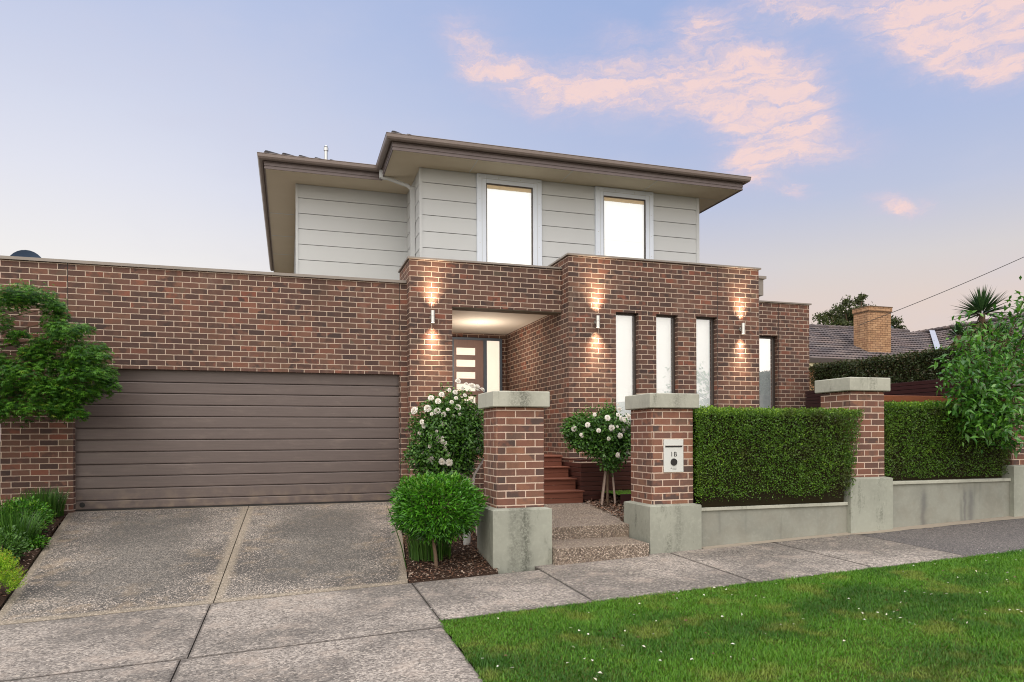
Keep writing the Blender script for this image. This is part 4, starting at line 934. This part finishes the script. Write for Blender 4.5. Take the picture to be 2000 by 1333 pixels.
def tr1(t):
    b=MB()
    b.tube([(2.40,9.15,-1.32),(2.385,9.18,-1.05),(2.36,9.2,-0.86),(2.33,9.2,-0.66),(2.27,9.22,-0.56),(2.13,9.25,-0.46),(2.05,9.28,-0.25)],[0.034,0.03,0.03,0.034,0.03,0.024,0.018],9)
    b.tube([(2.33,9.2,-0.66),(2.36,9.22,-0.50),(2.47,9.25,-0.34),(2.55,9.3,-0.22)],[0.022,0.018,0.014,0.01],8)
    b.tube([(2.36,9.2,-0.86),(2.26,9.16,-0.80),(2.24,9.15,-0.66),(2.30,9.18,-0.55)],[0.015,0.02,0.018,0.012],8)
    b.tube([(2.34,9.17,-0.94),(2.28,9.15,-0.90),(2.26,9.15,-0.76)],[0.012,0.014,0.010],7)
    b.tube([(2.13,9.25,-0.46),(2.04,9.2,-0.40),(2.08,9.2,-0.2)],[0.014,0.011,0.008],7); b.build('trunk',M['bark_pale'],t)
from_px=[(888,752),(918,760),(930,762),(943,765),(874,768),(836,783),(848,789),(858,776),(875,790),(884,783),(890,799),(832,801),(838,812),(928,792),(920,786),(932,808),(892,812),(808,805),(822,826),(826,833),(846,843),(840,852),(851,858),(857,862),(835,870),(850,848),(860,866),(846,866),(864,876),(836,894),(856,898),(870,885),(824,882),(866,804),(880,815),(900,778),(912,768),(848,806),(862,812),(858,830),(818,846),(896,765),(905,757),(884,772),(941,850),(868,900),(934,877)]
# positions on the bush surface (same list expressed in metres: across, up)
bl1=[((px-872)*0.00690+1.99+random.uniform(-.01,.01), 9.0+0.30*abs((px-872)/75)**2+random.uniform(-.05,.08), (850-py)*0.00722+0.03) for px,py in from_px]
rose('climbing_rose','large white flowering rose with a twisted pale trunk between garage and left gate pier',(2.02,9.3,0.03),0.52,15500,(2.40,9.15,-1.33),tr1,bl1,
 [(-0.02,0,0.12,0.42,.30),(-0.18,-.05,-0.12,0.36,.18),(0.24,0,0.22,0.30,.13),(0.26,0,-0.1,0.33,.15),(0.0,0,-0.36,0.32,.10),(-0.26,0,-0.42,0.24,.06),(0.10,0.05,0.46,0.24,.04),(-0.38,0,0.1,0.15,.02),(-0.15,0,0.4,0.15,.02),(-0.05,0,-0.58,0.26,.07),(0.2,0.05,-0.42,0.2,.05),(-0.36,0,-0.25,0.2,.05)],41)
def tr2(t):
    MB().tube([(4.60,9.86,-1.03),(4.60,9.85,-0.7),(4.62,9.84,-0.35),(4.60,9.83,-0.1)],[0.02,0.018,0.018,0.014],8).tube([(4.62,9.84,-0.35),(4.74,9.8,-0.2),(4.86,9.8,-0.1)],[0.01,0.009,0.007],6).tube([(4.62,9.84,-0.33),(4.5,9.8,-0.15),(4.35,9.8,0.0)],[0.01,0.009,0.007],6).build('trunk',M['bark'],t)
from_px=[(1186,793),(1192,801),(1185,812),(1195,818),(1203,823),(1211,826),(1217,828),(1163,818),(1112,838),(1142,812),(1150,842),(1168,858),(1206,842),(1196,852),(1133,831),(1177,837),(1186,835),(1122,850),(1126,853),(1218,815),(1222,812),(1190,892),(1184,889),(1200,820),(1209,819),(1216,836),(1221,886)]
bl2=[((px-1160)*0.0083+4.355, 9.40+0.3*abs((px-1165)/60)**2+random.uniform(-.04,.06), (850-py)*0.00765+0.03) for px,py in from_px]
rose('standard_rose','white standard rose with three wooden stakes behind the pebble landing',(4.48,9.78,0.02),0.45,9500,(4.60,9.86,-1.03),tr2,bl2,
 [(-0.48,0,0.10,0.17,.08),(-0.36,0,-0.06,0.22,.08),(-0.30,0,0.12,0.28,.22),(0.05,0,0.10,0.34,.26),(0.30,0,0.08,0.28,.17),(0.0,0,-0.14,0.30,.14),(0.22,0,-0.24,0.24,.12),(0.12,0.0,0.36,0.13,.03),(0.12,0,-0.40,0.20,.07),(-0.42,0,-0.02,0.16,.04),(0.38,0,-0.1,0.2,.06),(-0.2,0,-0.12,.2,.07)],57)
for k,(x0,y0,x1,y1,lab) in enumerate(((4.445,9.72,4.60,9.84,'leaning wooden stake left of the standard rose stem'),(4.555,9.98,4.62,9.90,'wooden stake behind the standard rose stem'),(4.675,9.74,4.66,9.86,'upright wooden stake right of the standard rose stem'))):
    s=thing('stake',lab,'stake',(x0,y0,-1.0),'stakes round the standard rose')
    MB().tube([(x0,y0,-1.02),(x1,y1,-0.28)],[0.017,0.015],6).build('post',M['stake'],s)
# --- left bed plants
strap_tuft('grass_clump','tall upright grass clump against the brick pier left of the garage door',-3.32,11.6,-1.10,420,0.46,0.14,0.006,M['strap'],0.24,0.2,'strappy clumps in the left bed')
strap_tuft('grass_clump','strappy clump in the middle of the left bed',-3.18,10.15,-1.34,340,0.55,0.22,0.0065,M['strap'],0.20,0.5,'strappy clumps in the left bed')
strap_tuft('grass_clump','strappy clump at the far left edge of the photo behind the golden conifer',-3.42,10.6,-1.28,260,0.6,0.2,0.006,M['strap'],0.18,0.3,'strappy clumps in the left bed')
sh=thing('leafy_shrub','loose light green leafy shrub behind the strappy clump in the left bed','shrub',(-3.3,10.7,-1.3))
P,d=ellipsoid_pts(3200,(-3.30,10.7,-1.02),(0.36,0.3,0.24),0.3,1.0,0.25,4.0,71)
npmesh('foliage',*leaves(P,norm(d+rdir(len(P))*.8+np.array([0,0,.3])),norm(d+np.array([0,0,.8])),RNG.uniform(0.03,0.06,len(P)),RNG.uniform(0.014,0.024,len(P)),None,0.15,0.5,0.1),M['nandina'],sh)
MB().tube([(-3.3,10.7,-1.32),(-3.28,10.7,-1.0)],[0.012,0.008],6).tube([(-3.3,10.7,-1.32),(-3.42,10.68,-1.0)],[0.010,0.007],6).build('stem',M['bark'],sh)
s2=thing('leafy_shrub','small low green seedling at the edge of the bark near the driveway','shrub',(-2.98,10.1,-1.36))
P,d=ellipsoid_pts(420,(-2.98,10.1,-1.27),(0.13,0.12,0.08),0.2,1.0,0.25,4.0,75)
npmesh('foliage',*leaves(P,norm(d+rdir(len(P))*.8),norm(d+np.array([0,0,.8])),0.045,0.02,None,0.15,0.5,0.1),M['nandina'],s2)
s3=thing('leafy_shrub','low leafy green clump filling the middle of the left bed','shrub',(-3.15,9.5,-1.45))
P,d=ellipsoid_pts(2600,(-3.15,9.5,-1.25),(0.30,0.3,0.2),0.3,1.0,0.3,4.0,78)
npmesh('foliage',*leaves(P,norm(d+rdir(len(P))*.8+np.array([0,0,.3])),norm(d+np.array([0,0,.8])),RNG.uniform(0.03,0.06,len(P)),RNG.uniform(0.014,0.024,len(P)),None,0.15,0.5,0.1),M['strap'],s3)
MB().tube([(-3.15,9.5,-1.47),(-3.13,9.5,-1.2)],[0.012,0.008],6).build('stem',M['bark'],s3)
cf=thing('golden_conifer','bright yellow-green feathery conifer at the bottom left edge','shrub',(-2.86,8.35,-1.66))
L=[]
for k in range(480):
    d=rdir(1)[0]; d[2]=abs(d[2])*1.3-0.6; c=np.array([-2.82,8.30,-1.36]); p=c+d*np.array([0.22,0.22,0.30])*RNG.uniform(0.55,0.95); ax=norm((d*0.7+np.array([0,0,0.8])+rdir(1)[0]*0.3)[None])[0]
    m=26; s=np.linspace(0,1,m); PP=p+ax*0.11*s[:,None]; dd=norm(ax[None]*0.8+rdir(m)*0.8)
    L.append(leaves(PP,dd,rdir(m),RNG.uniform(0.018,0.032,m)*(1.1-0.6*s),0.006,np.clip(s*0.8+RNG.uniform(-.1,.2,m),0,1),0.1))
npmesh('foliage',*cat3(L),M['conifer'],cf); MB().tube([(-2.86,8.35,-1.68),(-2.85,8.32,-1.2)],[0.02,0.012],7).build('trunk',M['bark'],cf)
# --- Japanese maple over the garage corner
mp=thing('maple_tree','green maple branches hanging over the left end of the garage wall','tree',(-4.7,10.3,-1.35))
cl=[(-4.15,2.0,.2),(-4.25,1.75,.2),(-4.2,1.0,.25),(-4.3,.7,.25),(-2.95,.38,.09),(-3.62,1.98,.20),(-3.40,2.02,.17),(-3.22,1.93,.17),(-3.05,1.86,.12),(-2.97,1.82,.09),(-3.85,1.78,.22),(-4.05,1.55,.25),(-3.75,1.62,.17),(-3.02,1.60,.14),(-2.90,1.42,.19),(-2.74,1.52,.10),(-3.12,1.36,.17),(-3.3,1.22,.15),(-2.72,1.25,.19),(-2.86,1.12,.20),(-3.10,1.08,.22),(-3.42,1.02,.22),(-3.75,1.08,.22),(-3.98,1.20,.24),(-2.58,1.12,.14),(-2.48,1.17,.10),(-2.62,.95,.17),(-2.85,.85,.22),(-3.12,.80,.24),(-3.42,.78,.24),(-3.72,.80,.22),(-4.0,.8,.24),(-2.45,.84,.13),(-2.36,.80,.08),(-2.62,.70,.15),(-2.92,.60,.18),(-3.22,.52,.20),(-3.55,.50,.22),(-3.85,.52,.17),(-2.80,.46,.12),(-3.0,.42,.10),(-3.8,.40,.12),(-3.5,1.45,.08),(-4.05,.5,.25)]
L=[];tw=MB()
for (x,z,r) in cl:
    for rep in range(4):
        yy=11.15+RNG.uniform(-.6,.35); f=yy/11.2; cx,cz=(x-0.03+RNG.normal()*.05)*f,(z+RNG.normal()*.06)*f
        nsp=int(140*r/0.2)
        ang=RNG.uniform(0,2*PI,nsp); rad=r*1.05*np.sqrt(RNG.random(nsp))
        P0=np.stack([cx+rad*np.cos(ang),yy+rad*np.sin(ang)*0.9,cz+RNG.normal(size=nsp)*r*0.30-rad*0.30],1)
        out=np.stack([np.cos(ang)*.8+.35,np.sin(ang)*.8-.2,np.full(nsp,-0.45)],1)+rdir(nsp)*0.35; out=norm(out)
        up=norm(np.array([0,-.25,1.0])+rdir(nsp)*0.35); side=norm(np.cross(out,up)); sz=RNG.uniform(0.036,0.066,nsp); rn=np.clip(RNG.random(nsp)*0.62+0.25*(RNG.random(nsp)<.25)+0.1*rep*0,0,1)
        for a_,k_ in ((0,1.0),(0.75,.85),(-0.75,.85),(1.5,.55),(-1.5,.55)):
            dd=out*math.cos(a_)+side*math.sin(a_); L.append(leaves(P0,dd,up,sz*k_,sz*k_*0.30,rn,0.05,0.4,0.15))
    tw.tube([(-4.7,10.8,z*0.6-0.1),(lerp(-4.7,x,.5),10.95,z*0.8+.05),(x,11.1,z)],[0.016,0.010,0.004],6)
npmesh('foliage',*cat3(L),M['maple'],mp)
tw.tube([(-4.7,10.3,-1.4),(-4.72,10.5,-0.6),(-4.7,10.8,0.1),(-4.75,10.9,0.9)],[0.08,0.07,0.055,0.04],10); tw.build('branches',M['bark'],mp)
# --- citrus at the right
ct=thing('citrus_tree','leafy green citrus tree leaning over the right hedge and rightmost pier','tree',(10.9,8.75,-0.8))
L=[];tw=MB(); stems=[]
C0=np.array([10.0,8.15,0.75])
tips=[(10.9,7.6,2.25),(11.2,7.7,2.0),(11.3,7.5,1.6),(11.4,7.5,1.2),(11.3,7.4,.8),(11.2,7.4,.4),(10.35,7.6,1.75),(9.65,7.5,1.62),(9.22,7.55,.98),(9.35,7.6,.70),(9.30,7.7,1.12),(9.45,7.5,.45),(9.75,7.4,.30),(9.85,7.35,.05),(9.6,7.5,1.30),(9.75,7.9,1.55),(9.95,7.6,1.35),(10.1,7.5,1.10),(10.3,7.3,1.0),(10.0,7.3,.75),(9.7,7.4,.9),(10.3,7.3,.6),(10.2,7.2,.3),(10.4,7.3,.05),(10.1,7.4,-.05),(10.6,7.3,.4),(10.5,7.4,.8),(10.6,7.4,1.2),(10.45,7.6,1.55),(10.8,7.7,1.95),(10.95,7.8,1.65),(11.0,7.6,1.3),(10.9,7.5,.95),(10.9,7.4,.5),(10.8,7.4,.1),(10.6,7.5,-.2),(9.95,7.5,.5),(10.25,8.3,1.75),(9.9,8.4,1.45),(9.55,8.2,1.2),(10.7,8.3,1.5),(11.1,8.2,.9),(10.2,8.2,.9),(9.9,8.0,.6),(10.5,8.0,.3),(11.0,8.0,.3),(9.5,7.8,.6),(10.15,7.9,.1)]
for (x,y,z) in tips:
    x,z=x*y/8.1,z*y/8.1
    tip=np.array([x,y,z]); st=C0+np.array([0.25,0.25,-0.5])+(tip-C0)*0.15
    mid=(st+tip)/2+np.array([0,0,0.12]); pts=[tuple(st),tuple(mid),tuple(tip)]; tw.tube(pts,[0.02,0.012,0.004],6)
    m=82; s=0.25+0.75*RNG.random(m)**0.6; PP=(st[None]*((1-s)**2)[:,None]+mid[None]*(2*s*(1-s))[:,None]+tip[None]*(s**2)[:,None]) + RNG.normal(size=(m,3))*0.10
    ax=norm((tip-st)[None]*0.35+rdir(m)*0.8+np.array([0,-.12,-0.05])); sz=RNG.uniform(0.075,0.145,m)
    L.append(leaves(PP,ax,norm(np.array([0,-.3,1.0])+rdir(m)*0.6),sz,sz*0.42,np.clip(RNG.random(m)*0.6+0.35*(s-0.5),0,1),0.18,0.45,0.12))
npmesh('foliage',*cat3(L),M['citrus'],ct)
tw.tube([(10.9,8.75,-0.85),(10.88,8.7,-0.2),(10.8,8.5,0.3)],[0.045,0.04,0.03],9).build('branches',M['bark'],ct)
# --- yucca
def yucca(x,y,z,s,label,nn=170,skirt=True):
    t=thing('yucca',label,'yucca',(x,y,z-2.6),'spiky yucca heads beyond the right boundary')
    n=nn; th=RNG.uniform(0,2*PI,n); el=RNG.uniform(-0.25,1.45,n)
    D=np.stack([np.cos(th)*np.cos(el),np.sin(th)*np.cos(el),np.sin(el)],1); P=np.array([x,y,z])+D*0.05*s
    L=[leaves(P,D,norm(np.array([0,0,1.0])+rdir(n)*.2),RNG.uniform(0.38,0.52,n)*s,RNG.uniform(0.032,0.045,n)*s,None,0.25,0.35,0.02)]
    npmesh('leaf_head',*cat3(L),M['yucca'],t)
    if skirt:
        n=150; th=RNG.uniform(0,2*PI,n); el=RNG.uniform(-1.45,-0.45,n); D=np.stack([np.cos(th)*np.cos(el),np.sin(th)*np.cos(el),np.sin(el)],1)
        P=np.array([x,y,z-0.08*s])+np.stack([np.zeros(n),np.zeros(n),-RNG.uniform(0,.3,n)*s],1)
        npmesh('old_leaves',*leaves(P,D,norm(D+np.array([0,0,1.2])),RNG.uniform(0.45,0.7,n)*s,0.035*s,None,0.2,0.35,0.12),M['yucca_old'],t)
    MB().tube([(x,y,z-2.8),(x+.03,y,z-1.3),(x,y,z)],[0.10,0.08,0.06],9).build('trunk',M['bark'],t)
yucca(14.75,12.0,2.70,1.22,'tallest spiky yucca head with a skirt of drooping leaves at right')
yucca(14.05,12.0,2.18,0.72,'smaller spiky yucca head left of the tall one',110)
yucca(16.1,12.6,2.35,0.8,'spiky yucca head partly behind the citrus at the right edge',120)
# ================================================================== NEIGHBOUR
nh=thing('neighbour_house','low cream-orange brick house with grey tiled roof and square chimney behind the right boundary','house',(22,24,-0.4))
MB().box(15.0,24.2,21.5,29.5,-1.0,2.66).box(24.2,33.0,17.5,29.5,-1.0,2.66).build('wall',M['neighbour_brick'],nh)
def tiled(b,quad,u0=0.0):
    """roof plane: quad=(eave_l,eave_r,ridge_r,ridge_l) with uv in metres along/up the slope"""
    p=[Vector(q) for q in quad]; e=(p[1]-p[0]).normalized(); n=e.cross(p[3]-p[0]).normalized(); s=n.cross(e)
    uv=[((q-p[0]).dot(e)+u0,(q-p[0]).dot(s)) for q in p]; b.add([tuple(q) for q in p],[(0,1,2,3)],[uv])
k=0.46; zE=2.74; b=MB()
def courses(b,e0,e1,up,n,step,t=0.035,trim=None):
    """stepped tile courses: each course a thin raised strip, with scalloped lower edge"""
    e0=Vector(e0);e1=Vector(e1);up=Vector(up)
    ev=(e1-e0); L=ev.length; ed=ev/L; nn=ed.cross(up).normalized()
    if nn.z<0: nn=-nn
    for i in range(n):
        s0=i*step; s1=(i+1)*step+0.02; a0,a1=(0,L)
        if trim: a0,a1=trim((i+0.5)*step)
        if a1-a0<0.1: continue
        m=max(2,int((a1-a0)/0.0825)); V=[];UV=[];F=[];uvs=[]
        for j in range(m+1):
            a=a0+(a1-a0)*j/m; sc_=t*(0.75+0.35*(1 if j%2 else -1))
            for s,h in ((s0,0.0),(s0,sc_),(s1,sc_*0.12+0.004)): V.append(tuple(e0+ed*a+up*s+nn*h)); UV.append((a,s+i*0.0+0.001))
        for j in range(m):
            for q in (0,1):
                f=(3*j+q,3*j+3+q,3*j+4+q,3*j+1+q); F.append(f); uvs.append([UV[r_] for r_ in f])
        b.add(V,F,uvs)
S=Vector((0,1,k)).normalized(); step=0.30
def trimA(s):  # front plane bounded on the right by the valley
    y=21+s*S.y; return (0,(24.0+(y-21.4))-14.6 if y>21.4 else 24.0-14.6)
courses(b,(14.6,21,zE),(28.6,21,zE),S,15,step,0.04,trimA)
S2=Vector((1,0,k)).normalized()
def trimB(s):  # west plane of the right wing; eave runs along y from the valley foot
    x=24.0+s*S2.x; return (0.0,max(0,(x-24.0)+4.4) if True else 0)
courses(b,(24.0,17.0,zE),(24.0,30.0,zE),S2,16,step,0.04,trimB)
S3=Vector((0,-1,k)).normalized()
b.add([(14.6,25.2,zE+4.1*k),(33,25.2,zE+4.1*k),(33,29.6,zE),(14.6,29.6,zE)],[(0,1,2,3)],[[(0,0),(18,0),(18,4),(0,4)]])
b.add([(28.7,17,zE+4.6*k),(28.7,30,zE+4.6*k),(33.5,30,zE),(33.5,17,zE)],[(0,1,2,3)],[[(0,0),(13,0),(13,5),(0,5)]])
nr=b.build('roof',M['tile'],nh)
b=MB()
for i in range(int(12/0.35)):
    x=14.6+i*0.35; b.tube([(x,25.13,zE+4.13*k+.02),(x+.37,25.13,zE+4.13*k+.0)],[0.11,0.095],8)
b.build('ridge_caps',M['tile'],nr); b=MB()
for i in range(int(13/0.35)):
    y=17+i*0.35; b.tube([(28.6,y,zE+4.62*k+.02),(28.6,y+.37,zE+4.62*k)],[0.11,0.095],8)
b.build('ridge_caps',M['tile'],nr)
wt=flat_mat('white_flashing',rgb(168,172,184),0.5,0.2,0.05)
MB().add([(23.80,21.2,zE+.24),(24.12,21.2,zE+.24),(28.07,25.15,zE+4.15*k+.12),(27.75,25.15,zE+4.15*k+.12)],[(0,1,2,3)]).build('valley_flashing',wt,nr)
ch=MB().box(21.27,22.36,22.0,22.75,2.2,4.80).box(21.235,22.395,21.965,22.785,4.80,4.955).build('chimney',M['neighbour_brick'],nr)
MB().box(21.255,22.375,21.985,22.765,4.765,4.80).box(21.22,22.41,21.95,22.80,4.955,4.985).build('chimney_cap',M['bark'],ch)
MB().add([(21.05,21.75,2.99),(21.26,21.75,2.99),(21.26,22.75,3.50),(21.05,22.75,3.46)],[(0,1,2,3)]).add([(21.05,21.80,3.12),(22.4,21.80,3.12),(22.4,21.99,3.20),(21.05,21.99,3.20)],[(0,1,2,3)]).build('chimney_flashing',wt,ch)
MB().box(14.6,24.0,20.93,20.99,2.60,2.78).build('gutter',M['frame_dark'],nh)
MB().box(14.6,24.0,21.0,21.05,2.46,2.60).box(14.6,24.0,21.05,21.5,2.46,2.50).build('fascia',flat_mat('cream_fascia',rgb(214,206,170),0.6),nh)
w=MB().box(18.9,18.97,21.42,21.5,1.0,2.42).box(19.98,20.06,21.42,21.5,1.0,2.42).box(20.22,20.26,21.42,21.5,1.0,2.42).box(18.97,19.98,21.42,21.5,2.35,2.42).build('window',flat_mat('cream_window_frame',rgb(216,206,180),0.6),nh)
MB().poly([(18.97,21.46,1.0),(19.98,21.46,1.0),(19.98,21.46,2.35),(18.97,21.46,2.35)]).build('pane',M['glass2'],w)
MB().tube([(24.6,25.9,4.86),(26.35,25.9,4.86)],[0.15,0.15],12).box(24.7,24.8,25.8,26.0,4.6,4.8).box(26.1,26.2,25.8,26.0,4.6,4.8).build('solar_tank',flat_mat('dark_green_tank',rgb(48,58,56),0.5),nr)
# overhead service cable
cb=thing('overhead_cable','thin black power cable sloping up to the right past the orange chimney','cable',(20.59,21.6,-0.4))
pts=[]
for i in range(25):
    s=i/24; p=Vector((20.70,21.90,4.19)).lerp(Vector((27.6,16.0,8.05)),s); p.z-=0.5*4*s*(1-s)*0.35; pts.append(tuple(p))
MB().tube(pts,[0.011]*25,6).build('wire',M['black'],cb)
# ================================================================== FAR TREE
def crown_tree(name,label,base,h,blobs,nl,lf,mat,seed):
    t=thing(name,label,'tree',base); L=[]
    for (x,y,z,r) in blobs:
        m=int(nl*r**2); sub=max(6,int(r*11)); cc,dd=ellipsoid_pts(sub,(x,y,z),(r,r,r*0.8),0.5,1.0,0.2,3,seed); seed+=1
        for q in cc:
            mm=max(8,m//sub); P=q+RNG.normal(size=(mm,3))*np.array([r*0.17,r*0.17,r*0.12]); L.append(leaves(P,rdir(mm),rdir(mm),RNG.uniform(lf*.7,lf*1.3,mm),lf*.6,None,0.1,0.5))
    npmesh('crown',*cat3(L),mat,t)
    b=MB(); x0,y0,z0=base; b.tube([(x0,y0,z0),(x0+.1,y0,z0+h*.35),(x0,y0,z0+h*.6)],[0.3,0.24,0.16],9)
    for (x,y,z,r) in blobs: b.tube([(x0,y0,z0+h*.5),((x0+x)/2,(y0+y)/2,(z0+h*.5+z)/2+.2),(x,y,z)],[0.12,0.07,0.03],6)
    b.build('trunk',M['bark'],t)
crown_tree('far_tree','dark green spreading tree behind the tiled roof and orange chimney',(32.0,34.0,-0.5),7.5,
 [(29.4,34,6.1,.85),(30.2,34,6.9,.9),(31.2,34,7.2,.95),(32.2,34,7.6,.85),(32.4,34,8.1,.35),(31.7,34.5,6.4,1.2),(30.4,34,5.9,1.0),(33.2,34,6.9,.9),(34.2,34,6.3,.9),(35.0,34,6.3,.55),(33.2,34,5.8,1.1),(29.0,34.2,5.4,.8)],1500,0.15,M['far_tree'],91)
crown_tree('far_tree','green trees beyond the yuccas at the right edge',(21.5,18.0,-0.3),3.6,[(20.6,18,2.2,1.0),(21.8,18,2.6,1.0),(22.9,18,2.7,1.0),(21.2,18,1.3,1.0),(22.6,18,1.4,1.1)],900,0.11,M['citrus'],131)

# ================================================================== SKY
w=bpy.data.worlds.new('World'); sc.world=w; w.use_nodes=True; t=NT(w.node_tree); t.n.clear()
out=t.node('ShaderNodeOutputWorld'); bg=t.node('ShaderNodeBackground'); t.l.new(bg.outputs[0],out.inputs[0])
d=t.v('NORMALIZE',t.node('ShaderNodeTexCoord').outputs['Generated']); dx,dy,dz=t.sep(d)
az=t.m('MULTIPLY',t.m('ARCTAN2',dx,dy),180/PI); el=t.m('MULTIPLY',t.m('ARCSINE',dz),180/PI)
gL=t.ramp(t.m('DIVIDE',el,90.0),[(0.0,rgb(240,228,216)),(0.13,rgb(243,240,238)),(0.20,rgb(226,228,240)),(0.31,rgb(194,204,232)),(0.5,rgb(150,172,220)),(1.0,rgb(120,150,212))])
gR=t.ramp(t.m('DIVIDE',el,90.0),[(0.0,rgb(230,206,190)),(0.10,rgb(228,210,200)),(0.14,rgb(216,211,212)),(0.19,rgb(190,198,222)),(0.24,rgb(176,190,224)),(0.33,rgb(160,180,222)),(0.5,rgb(140,168,218)),(1.0,rgb(120,150,212))])
sky=t.mix(t.ss(az,-16.0,34.0),gL,gR)
P2=t.comb(az,el,0.0)
# soft lilac mottling
mo=t.noise(t.mapping(P2,(0.05,0.11,1),(3.1,1.7,0),(0,0,R(-8))),1.0,5.0,0.6)
sky=t.mix(t.ss(mo,0.45,0.75,0,0.28),sky,rgb(208,208,226))
# clouds: wisps in fixed parts of the sky
wp1=t.noise(t.mapping(P2,(0.20,0.34,1)),1.0,6.0,0.68,0.4,col=True)
wv=t.v('MULTIPLY',t.v('SUBTRACT',wp1,(0.5,0.5,0.5)),(4.6,2.9,0.0)); P3=t.v('ADD',P2,wv)
CL=[(13.63,28.44,-42.3,2.18,1.33,0.70),(17.74,26.69,-15.2,4.02,1.37,0.90),(25.31,25.62,-6.6,6.69,1.68,1.00),(32.82,27.08,-5.2,7.76,1.44,0.55),(34.14,24.68,-9.6,4.44,1.97,0.90),(38.92,25.15,-34.9,3.65,1.38,0.85),(39.44,22.67,-146.9,2.57,1.45,0.80),(35.99,21.64,-66.8,3.39,1.79,0.85),(37.64,20.17,0.2,5.26,0.91,0.60),(40.49,21.04,-19.6,4.11,1.30,0.45),(32.64,29.41,-6.8,2.67,1.0,0.95),(38.94,29.28,-14.8,3.3,0.62,1.1),(47.74,25.71,-21.3,3.81,1.41,0.90),(50.14,26.94,-14.7,4.32,1.68,0.85),(51.42,23.37,-17.6,2.91,1.14,1.00),(36.35,18.56,1.4,1.5,0.4,0.8),(39.24,17.65,-17.5,1.3,0.4,0.8),(46.21,15.86,-14.6,2.0,0.6,1.1),(47.5,29.0,-10,7,1.8,1.0),(52.5,26.0,-20,4.5,2.4,1.0),(25.73,29.29,-16.5,2.67,0.95,0.25),(13.44,30.00,-174.2,4.76,1.07,0.20),
 (70,30,0,12,4,.8),(-50,28,10,14,3,.7),(100,40,20,18,5,.7),(-100,35,0,20,5,.7)]
acc=None
for (ca,ce,rot,L_,W_,a_) in CL:
    q=t.mapping(P3,(L_,W_*1.15,1.0),(ca,ce,0),(0,0,R(rot)),'TEXTURE'); r2=t.v('LENGTH',q)
    gss=t.m('MULTIPLY',t.m('EXPONENT',t.m('MULTIPLY',t.m('MULTIPLY',r2,r2),-1.0)),a_)
    acc=gss if acc is None else t.m('ADD',acc,gss)
fine=t.noise(t.mapping(P3,(0.20,1.15,1),(0,0,0),(0,0,R(-13))),1.0,9.0,0.70,0.7)
fine2=t.noise(t.mapping(P3,(0.9,1.5,1)),1.0,6.0,0.7)
dens=t.m('MULTIPLY',t.m('MINIMUM',acc,1.15),t.m('ADD',-0.20,t.m('MULTIPLY',fine,2.1)))
cm=t.m('MULTIPLY',t.m('POWER',t.m('MULTIPLY',t.m('MAXIMUM',dens,0.0),0.95,clamp=True),1.35),1.0,clamp=True)
cc=t.mix(t.ss(t.m('ADD',fine2,t.m('MULTIPLY',dens,0.45)),0.55,1.05),rgb(214,200,222),rgb(250,217,210))
sky=t.mix(t.m('MULTIPLY',cm,0.88),sky,cc)
# the bright after-sunset sky stands behind the camera
bd=t.v('DOT_PRODUCT',d,(-0.35,-0.90,0.28)); bk=t.ss(bd,-0.25,0.95); bk2=t.ss(bd,0.45,1.0)
gain=t.m('ADD',1.0,t.m('ADD',t.m('MULTIPLY',bk,BACK1),t.m('MULTIPLY',bk2,BACK2))) if False else None
BACK1,BACK2,TOP=0.95,0.6,1.5
gain=t.m('ADD',1.0,t.m('ADD',t.m('MULTIPLY',bk,BACK1),t.m('MULTIPLY',bk2,BACK2))); gain=t.m('ADD',gain,t.m('MULTIPLY',t.ss(el,36.0,70.0),TOP)); sky=t.mix(t.ss(el,36.0,60.0,0,0.8),sky,rgb(231,228,221))
warm=t.mix(t.m('MULTIPLY',bk,0.75),sky,rgb(252,243,230))
fincol=t.v('SCALE',warm); n_=fincol.node; t.put(n_.inputs['Scale'],gain)
t.l.new(fincol,bg.inputs[0]); bg.inputs[1].default_value=1.0
S_=bpy.data.lights.new('sun','SUN'); S_.energy=0.9; S_.angle=R(25); S_.color=(1.0,0.93,0.85)
so_=bpy.data.objects.new('sun',S_); COL.objects.link(so_)
so_.rotation_euler=Vector((0.45,0.75,-1.05)).to_track_quat('-Z','Y').to_euler()

# ================================================================== CAMERA
cam=bpy.data.cameras.new('camera'); co=bpy.data.objects.new('camera',cam); COL.objects.link(co)
f=1390.3; a=R(17.405); rl_=R(-0.2545)
R0=Vector((math.cos(a),-math.sin(a),0)); F_=Vector((math.sin(a),math.cos(a),0)); U0=Vector((0,0,1))
Rv=R0*math.cos(rl_)+U0*math.sin(rl_); Uv=-R0*math.sin(rl_)+U0*math.cos(rl_)
mt=Matrix(((Rv.x,Uv.x,-F_.x,0),(Rv.y,Uv.y,-F_.y,0),(Rv.z,Uv.z,-F_.z,H),(0,0,0,1)))
co.matrix_world=mt; cam.sensor_width=36; cam.lens=f/2000*36; cam.shift_y=(854.06-666.5)/2000; cam.clip_start=0.05; cam.clip_end=2000
sc.camera=co
sc.view_settings.view_transform='Standard'; sc.view_settings.look='None'; sc.view_settings.exposure=0; sc.view_settings.gamma=1
sc.cycles.filter_width=1.05; sc.cycles.max_bounces=6; sc.cycles.transparent_max_bounces=12
for o in list(bpy.data.objects):
    if '_o' in o: del o['_o']
